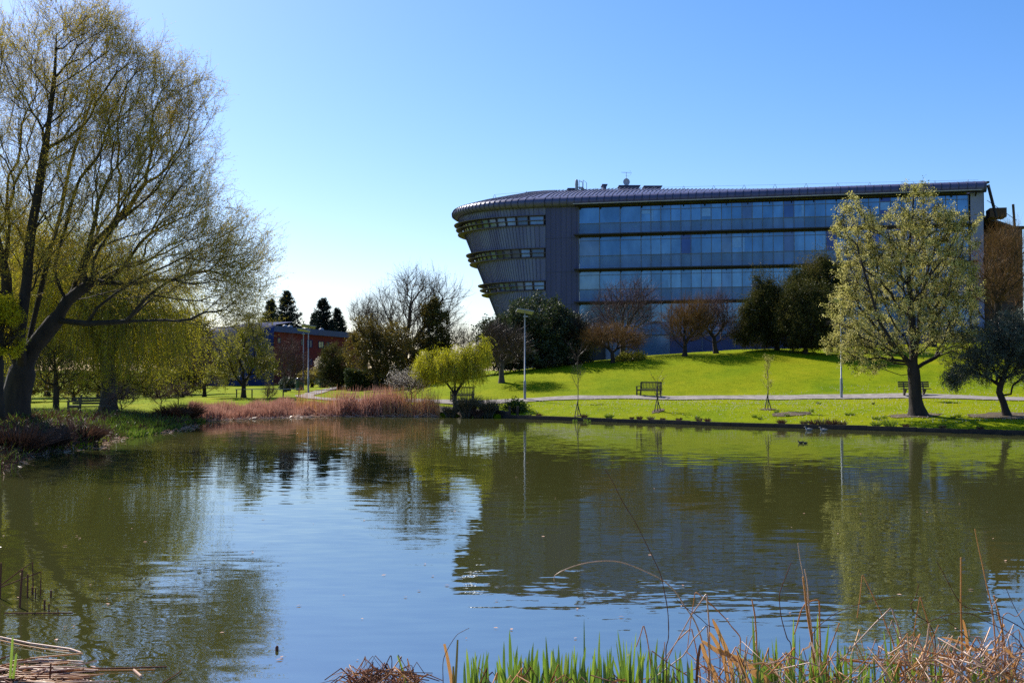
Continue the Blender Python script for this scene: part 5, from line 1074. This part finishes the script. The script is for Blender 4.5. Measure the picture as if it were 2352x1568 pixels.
for f, pts, w_, mt, lab in [
 (z9, [(2195, 955), (2260, 1100), (2335, 1300)], 36, 'dead', 'broad orange leaf standing highest in the middle tangle'), (z9, [(2170, 1060), (2240, 1170), (2300, 1330)], 36, 'dead', 'broad orange leaf leaning left of the highest one'),
 (z9, [(2110, 1130), (2230, 1210), (2380, 1300)], 42, 'dead', 'broad orange leaf lying nearly flat in the middle tangle'), (z9, [(2095, 1160), (2085, 1240), (2075, 1310)], 26, 'dead_dark', 'short dark leaf hanging down in the middle tangle'),
 (z9, [(2100, 1150), (2150, 1280), (2220, 1440)], 38, 'dead', 'broad brown leaf sloping down to the irises'), (z8, [(-20, 1240), (100, 1310), (200, 1400), (290, 1480)], 60, 'dead', 'widest brown leaf bundle crossing the bottom edge'),
 (z8, [(1680, 1250), (1720, 1330), (1780, 1420)], 46, 'dead', 'broad rusty leaf in the right tangle'), (z8, [(2180, 1180), (2250, 1240), (2290, 1300), (2260, 1380)], 40, 'dead', 'curled rusty leaf in the bottom right corner'),
 (z8, [(290, 1270), (340, 1290), (420, 1350), (500, 1440)], 26, 'dead', 'flat orange leaf strip among the green blades'), (z8, [(560, 1210), (620, 1180), (655, 1190)], 18, 'dead_pale', 'small curled pale leaf at the foot of the thick stalk'),
 (z8, [(1860, 960), (1885, 1080), (1900, 1250)], 28, 'dead', 'upright rusty leaf right of the straight stalk'), (z8, [(1690, 1100), (1800, 1130), (1950, 1200), (2080, 1260)], 24, 'dead', 'rusty leaf lying over the right tangle')]:
    strap(f, pts, 9.5, w_, mt, lab)
for pts, w_, lab, mt in [([(35, 1155), (60, 1270), (95, 1480)], 28, 'orange brown cattail blade with a blunt tip left of the irises', 'dead'), ([(142, 1122), (135, 1280), (125, 1480)], 20, 'olive brown cattail blade right of the orange one', 'sedge'), ([(107, 1335), (108, 1400), (110, 1480)], 20, 'short olive blade between the two cattail blades', 'sedge')]:
    strap(z9, pts, 9.7, w_, mt, lab, name='cattail', group='blunt cattail blades', tip=.7)
strap(z10, [(672, 645), (720, 770), (770, 980)], 10.0, 26, 'iris', 'lone yellow green leaf standing in the dark broken reeds', group=None)
# iris clumps
def iris(label, tips, D, f, seed, base_y=1530, wpx=(26, 40)):
    r = np.random.default_rng(seed); cx_ = np.mean([p_[0] for p_ in tips]); mb = MB(); b0 = at(*f(cx_, base_y), D); b0[2] = -.03
    for tx, ty in tips:
        Dk = D + r.uniform(-.25, .25); tp = at(*f(tx, ty), Dk); bx = cx_ + (tx - cx_) * .35 + r.normal(0, 16); bs = at(*f(bx, base_y), Dk); bs[2] = -.05
        mid = (bs + tp) / 2 + np.array([(bs[0] - tp[0]) * -.10 + r.normal(0, .018), r.normal(0, .03), .02]); W = curve([bs, mid, tp], 6); k = len(W); T = nrm(np.gradient(W, axis=0)); a = r.uniform(-.9, .9); sd = nrm(np.cross(T, [math.sin(a), -math.cos(a), 0])); fold = nrm(np.cross(T, sd))
        ww = r.uniform(*wpx) / 3.222 / 1.0884 / FPX * D * np.interp(np.linspace(0, 1, k), [0, .5, .8, 1], [.9, 1, .62, .03]); V = np.stack([W - sd * ww[:, None] / 2, W + fold * ww[:, None] * .12, W + sd * ww[:, None] / 2], 1).reshape(-1, 3)
        i = np.arange(k - 1)[:, None] * 3; j = np.array([[0, 1]]); mb.add(V, np.stack([i + j, i + j + 1, i + j + 4, i + j + 3], -1).reshape(-1, 4), 0, True)
    return tag(mb.build('iris_plant', M['iris'], None, loc=b0), label, 'iris plant', 'green iris clumps along the near shore')
rr = np.random.default_rng(77)
def clump(cx_, top, k, spread): return [(cx_ + rr.normal(0, spread), top + abs(rr.normal(0, 90))) for _ in range(k)]
IR = [(z9, [(230, 1290), (262, 1250), (300, 1240), (330, 1230), (352, 1300), (385, 1330), (300, 1400)], 'leftmost iris clump with a curled pale leaf at its foot'), (z9, [(470, 1240), (515, 1130), (560, 1038), (625, 1165), (655, 1235), (590, 1200), (540, 1290), (610, 1260)], 'iris clump with a tall thin leaf, second from the left'),
      (z9, [(680, 1290), (712, 1250), (742, 1180), (752, 1140), (785, 1210), (725, 1390)], 'narrow iris clump, third from the left'), (z9, [(852, 1090), (868, 1350), (955, 1155), (985, 1230), (1035, 1220), (940, 1260), (900, 1200), (880, 1340)], 'iris clump with one leaf leaning left, left of the tallest leaf'),
      (z9, [(1080, 1158), (1108, 1215), (1160, 945), (1215, 1290), (1175, 1170), (1130, 1250), (1060, 1280)], 'iris clump with the tallest green leaf'), (z9, [(1285, 1050), (1345, 1190), (1318, 1255), (1250, 1180), (1380, 1170), (1290, 1280)], 'iris clump right of the tallest leaf'),
      (z9, [(1417, 1120), (1430, 1040), (1475, 1110), (1500, 1120), (1545, 1130), (1580, 1055), (1615, 1095), (1455, 1200), (1520, 1200), (1640, 1220)], 'densest bright iris clump in the middle'), (z9, [(1752, 1108), (1730, 1220), (1790, 1230), (1700, 1260), (1770, 1330)], 'small iris clump at the foot of the tall dark twig'),
      (z9, [(1880, 1310), (1940, 1260), (1990, 1290), (2010, 1340)], 'low iris clump below the folded pale reeds'), (z8, [(50, 1150), (20, 1260), (90, 1280)], 'thin green blades at the left of the upright orange stalk'),
      (z8, [(165, 920), (220, 1120), (250, 1230), (190, 1200)], 'green and yellow blades around the upright orange stalk'), (z8, [(355, 1095), (320, 1110), (345, 1200), (380, 1260)], 'pair of slim green blades left of the thickest stalk'),
      (z8, [(495, 930), (510, 1050), (545, 1080), (470, 1200), (440, 1240), (560, 1200)], 'broad green blades directly left of the thickest stalk'), (z8, [(690, 900), (665, 1000), (780, 985), (640, 1200), (700, 1180), (800, 1180)], 'broad green blades right of the thickest stalk'),
      (z8, [(855, 1060), (905, 1160), (870, 1200), (960, 1230)], 'thin green blades beside the long leaning pale reed'), (z8, [(1330, 950), (1220, 1040), (1275, 1075), (1230, 1150), (1300, 1180), (1330, 1140)], 'tall forked green blades in front of the narrow reed peak'),
      (z8, [(1090, 1200), (1060, 1260), (1110, 1290)], 'low green blades left of the forked blades'), (z8, [(1460, 1140), (1440, 1240), (1520, 1260), (1480, 1290)], 'green blades below the small table bent reed'), (z8, [(1610, 1180), (1590, 1230), (1650, 1360), (1560, 1300)], 'green blades in front of the bright pale stalk'),
      (z8, [(2000, 1220), (2060, 1340), (1920, 1340), (2040, 1300)], 'green blades leaning left in the right corner'), (z8, [(2190, 1300), (2250, 1330), (2140, 1340)], 'green blades in the far right corner')]
for k, (f, tp, lab) in enumerate(IR):
    xs_ = [q[0] for q in tp]; extra = [(rr.uniform(min(xs_) - 35, max(xs_) + 35), rr.uniform(1180, 1420)) for _ in range(max(7, int(len(tp) * 2.6)))]
    iris(lab, tp + extra, 9.5 + .06 * (k % 4), f, 600 + k, wpx=(20, 38) if f is z9 else (18, 34))
# dead tangle (uncountable litter) at the right and the small dark heap
def tangle(name, label, x0, x1, y0, y1, f, n, D, mats, seed, w=(.006, .014), L=(.15, .6), flat=1.3):
    r = np.random.default_rng(seed); mb = MB(); sc = []
    for _ in range(n):
        p_ = f(r.uniform(x0, x1), r.uniform(y0, y1)); c = at(*p_, D + r.uniform(-.5, .5)); c[2] = max(c[2], .0); a = r.uniform(-1.2, 1.2); l = r.uniform(*L)
        d = np.array([math.cos(a) * r.choice([-1, 1]), r.normal(0, .4), abs(math.sin(a)) * flat]); d = nrm(d); kn = c + d * l * .5; e = kn + nrm(np.array([d[0] * r.choice([1, -.3]), d[1], -d[2] * r.uniform(.3, 2)])) * l * .5; s = c - d * r.uniform(0, .2)
        e[2] = max(e[2], -.04); s[2] = max(s[2], -.04); w_ = r.uniform(*w); mb.tube([s, kn, e], [w_ / 2, w_ / 2, w_ * .35], 5, int(r.integers(0, len(mats))), caps=False)
    return tag(mb.build(name, [M[q] for q in mats]), label, 'reed litter', kind='stuff')
tangle('reed_tangle', 'thick tangle of broken orange and pale reeds in the bottom right corner', 1250, 2420, 1190, 1560, z8, 230, 9.5, ('dead', 'dead', 'dead_pale', 'dead_pale'), 701, w=(.004, .017))
tangle('reed_tangle', 'loose tangle of broken orange reeds along the bottom right of centre', -250, 1300, 1270, 1560, z8, 110, 9.5, ('dead', 'dead', 'dead_pale'), 702, w=(.004, .015))
tangle('reed_tangle', 'low brown reed stubble between the iris clumps', 200, 2000, 1430, 1600, z9, 70, 9.3, ('dead', 'dead_dark'), 703, L=(.1, .35))
tangle('reed_tangle', 'small dark heap of broken reeds at the bottom centre', 120, 900, 820, 1100, z10, 170, 10.1, ('dead_dark', 'dead_dark', 'dead'), 704, w=(.005, .014), L=(.1, .4))
for pts, w_, lab in [([(90, 890), (140, 960), (170, 1020)], 22, 'short dark bent stub at the left of the small dark heap'), ([(300, 800), (285, 960)], 14, 'thin upright dark stub in the small dark heap'), ([(385, 720), (375, 860), (360, 960)], 20, 'dark pointed stub in the small dark heap'),
                     ([(470, 880), (600, 632), (610, 790), (620, 950)], 16, 'dark reed folded to the highest peak of the small heap'), ([(600, 850), (840, 752), (870, 860), (885, 960)], 14, 'dark reed bent at the right of the small heap'), ([(190, 880), (240, 960), (260, 1000)], 12, 'small bent dark reed beside the left stub')]:
    stem(z10, pts, 10.0, w_, 'dead_dark', lab, group='dark broken reeds at the bottom centre')
# left corner: broken cattail stems standing in and lying on the water
def on(f, x, y, z=.02): return on_water(*f(x, y), z)
LS = [([(245, 320), (230, 520), (215, 720)], 22, 'thick leaning dark reed stub in the left corner'), ([(305, 370), (303, 500), (300, 610)], 18, 'upright dark reed stub right of the thick leaning one'), ([(0, 500), (230, 325), (355, 240), (362, 400), (365, 560)], 13, 'dead reed folded down to the water, higher of two'),
      ([(0, 515), (200, 440), (450, 345), (448, 450), (445, 585)], 13, 'dead reed folded down to the water, lower of two'), ([(560, 548), (558, 606)], 20, 'short stub standing farthest right in the left corner water'), ([(490, 650), (487, 742)], 22, 'stout short stub left of the small pair in the left corner'),
      ([(537, 695), (537, 772)], 16, 'small thin stub beside the stout one'), ([(637, 750), (637, 805)], 12, 'thin stub poking up by the floating stem'), ([(390, 520), (390, 622)], 14, 'thin stub between the two folded reeds'), ([(355, 510), (352, 574)], 20, 'stub at the foot of the higher folded reed'), ([(12, 245), (5, 480), (0, 620)], 18, 'dark reed at the left picture edge'), ([(558, 1350), (540, 1545)], 18, 'dark stub standing in the bottom left litter')]
for pts, w_, lab in LS:
    foot = on(z11, *pts[-1]); D = foot[1]; W = [at(*z11(*q), D) for q in pts]; W[-1][2] = -.06; r = w_ / 4.391 / 1.0884 / FPX * D / 2; mb = MB(); mb.tube(W, r, 7)
    tag(mb.build('broken_reed', M['dead_dark'], None, loc=W[-1]), lab, 'reed', 'broken reed stubs in the left corner')
LF = [([(50, 800), (400, 799), (800, 795)], 15, 'dead_dark', 'dark floating stem pointing right below the stubs'), ([(0, 1060), (330, 1130), (770, 1190), (890, 1232)], 22, 'dead_pale', 'long pale floating stem with a bent end'), ([(420, 1305), (700, 1315), (915, 1330)], 18, 'dead_pale', 'short pale floating stem in the middle of the litter'),
      ([(290, 1396), (800, 1410), (1300, 1402), (1830, 1385)], 18, 'dead_dark', 'longest dark floating stem reaching far right'), ([(170, 1440), (500, 1452), (720, 1430), (1700, 1415)], 12, 'dead', 'thin floating stem just below the longest one'), ([(1470, 1420), (1550, 1490)], 30, 'dead_pale', 'short thick pale floating piece near the end of the longest stem'),
      ([(780, 1490), (930, 1530), (1080, 1560)], 16, 'dead_pale', 'pale floating stem sloping down at the bottom edge'), ([(0, 1095), (250, 1150), (480, 1190), (760, 1215)], 14, 'dead', 'brown floating stem under the bent pale one'), ([(540, 1335), (720, 1342), (912, 1352)], 10, 'dead_pale', 'thin pale sliver under the short floating stem'), ([(1780, 1568), (1900, 1490), (1990, 1430)], 12, 'dead_dark', 'thin stem slanting up right of the left litter')]
for pts, w_, mt, lab in LF:
    W = np.array([on(z11, x, y, .015) for x, y in pts]); r = w_ / 4.391 / 1.0884 / FPX * W[0][1] / 2; mb = MB(); mb.tube(W, r, 7); tag(mb.build('floating_reed', M[mt], None, loc=W[0]), lab, 'reed', 'floating dead stems in the left corner')
mb = MB(); r = np.random.default_rng(711)
for _ in range(140):
    x, y = r.uniform(-300, 700), 1568 - abs(r.normal(0, 130))
    if y < 1100: continue
    a = on(z11, x, y, r.uniform(0, .05)); l = r.uniform(.1, .6); an = r.normal(0, .7); b_ = a + [math.cos(an) * l, math.sin(an) * l, r.uniform(-.02, .03)]; mb.tube([a, (a + b_) / 2, b_], [.008, .009, .006], 5, int(r.integers(0, 3)), caps=False)
tag(mb.build('reed_litter', [M['dead_pale'], M['dead'], M['dead_dark']]), 'mat of floating broken reeds in the bottom left corner', 'reed litter', kind='stuff')
for k, (pts, lab) in enumerate([([(140, 1050), (125, 1300), (105, 1600)], 'taller green blade in the left corner litter'), ([(182, 1230), (160, 1400), (130, 1600)], 'shorter green blade in the left corner litter')]):
    strap(z11, pts, 10.6, 30, 'iris', lab, name='young_iris', group='green blades in the left corner', tip=.05, cat='leaf')
mb = MB(); c = on_water(636, 1493); mb.tube([c + [0, 0, -.1], c + [0, 0, .035], c + [.005, 0, .05]], [.018, .018, .01], 8); tag(mb.build('broken_reed', M['dead_dark'], None, loc=c), 'single dark stub alone in the open blue water', 'reed')

mb = MB(); r = np.random.default_rng(720)
for _ in range(110):
    c = on_water(r.uniform(-100, 2450), r.uniform(985, 1560), .012)
    if pond_sd(c[:1], c[1:2])[0] > -.3: continue
    a = r.uniform(0, 6.28); l = r.uniform(.02, .05); d = np.array([math.cos(a), math.sin(a), 0]) * l; e = np.array([-d[1], d[0], 0]) * .5; mb.add([c - d, c + e + [0, 0, .006], c + d, c - e], [[0, 1, 2, 3]])
tag(mb.build('floating_leaves', M['dead_pale']), 'scattered tiny pale leaves floating on the open pond', 'floating leaves', kind='stuff')

# ------------------------------------------------------------------ birds
def bird(name, label, c, heading, L, body, group=None, swim=True):
    root = empty(name, c, heading, label, 'bird', group); s = L / .45; mb = MB()
    z = .03 if swim else .11
    sp = np.array([(-.24, 0, z + .07), (-.17, 0, z + .05), (-.05, 0, z + .035), (.06, 0, z + .035), (.12, 0, z + .06), (.145, 0, z + .12), (.155, 0, z + .17), (.185, 0, z + .185), (.215, 0, z + .18)]) * s
    mb.tube(sp, np.array([.012, .05, .085, .085, .06, .032, .033, .036, .014]) * s, 12); mb.build('body', M[body], root)
    mb = MB(); mb.tube(np.array([(.215, 0, z + .178), (.26, 0, z + .168)]) * s, np.array([.014, .006]) * s, 6); mb.build('beak', M['beak'], root)
    for sy in (-1, 1):
        mb = MB(); mb.tube(np.array([(.06, sy * .055, z + .07), (-.05, sy * .07, z + .07), (-.2, sy * .03, z + .075)]) * s, np.array([.02, .04, .008]) * s, 8); mb.build('wing', M[body], root)
        if not swim: mb = MB(); mb.tube(np.array([(0, sy * .03, z), (0, sy * .03, 0)]) * s, .006 * s, 5); mb.build('leg', M['beak'], root)
bird('duck', 'left one of the dark ducks swimming close together on the green water', on_water(1839, 1018), math.pi, .26, 'feather_dark', 'dark ducks on the pond')
bird('duck', 'right one of the dark ducks swimming close together on the green water', on_water(1849, 1018.5), math.pi, .23, 'feather_dark', 'dark ducks on the pond')
bird('duck', 'grey duck by the edging under the weed tufts, left of the two', on_water(1857, 988.5), 2.9, .4, 'feather_grey', 'grey ducks by the edging')
bird('duck', 'grey duck by the edging under the weed tufts, right of the two', on_water(1891, 989.5), 2.9, .4, 'feather_grey', 'grey ducks by the edging')
bird('blackbird', 'small black bird standing on the lawn left of the pear trunk', ground_at(2005, 64.5), .4, .26, 'feather_dark', swim=False)
bird('crow', 'dark bird standing on the left lawn beside the willow trunk', ground_at(86, 58), 2.6, .42, 'feather_dark', swim=False)
print('objects', len(bpy.data.objects), 'faces', sum(len(o.data.polygons) for o in bpy.data.objects if o.type == 'MESH'))
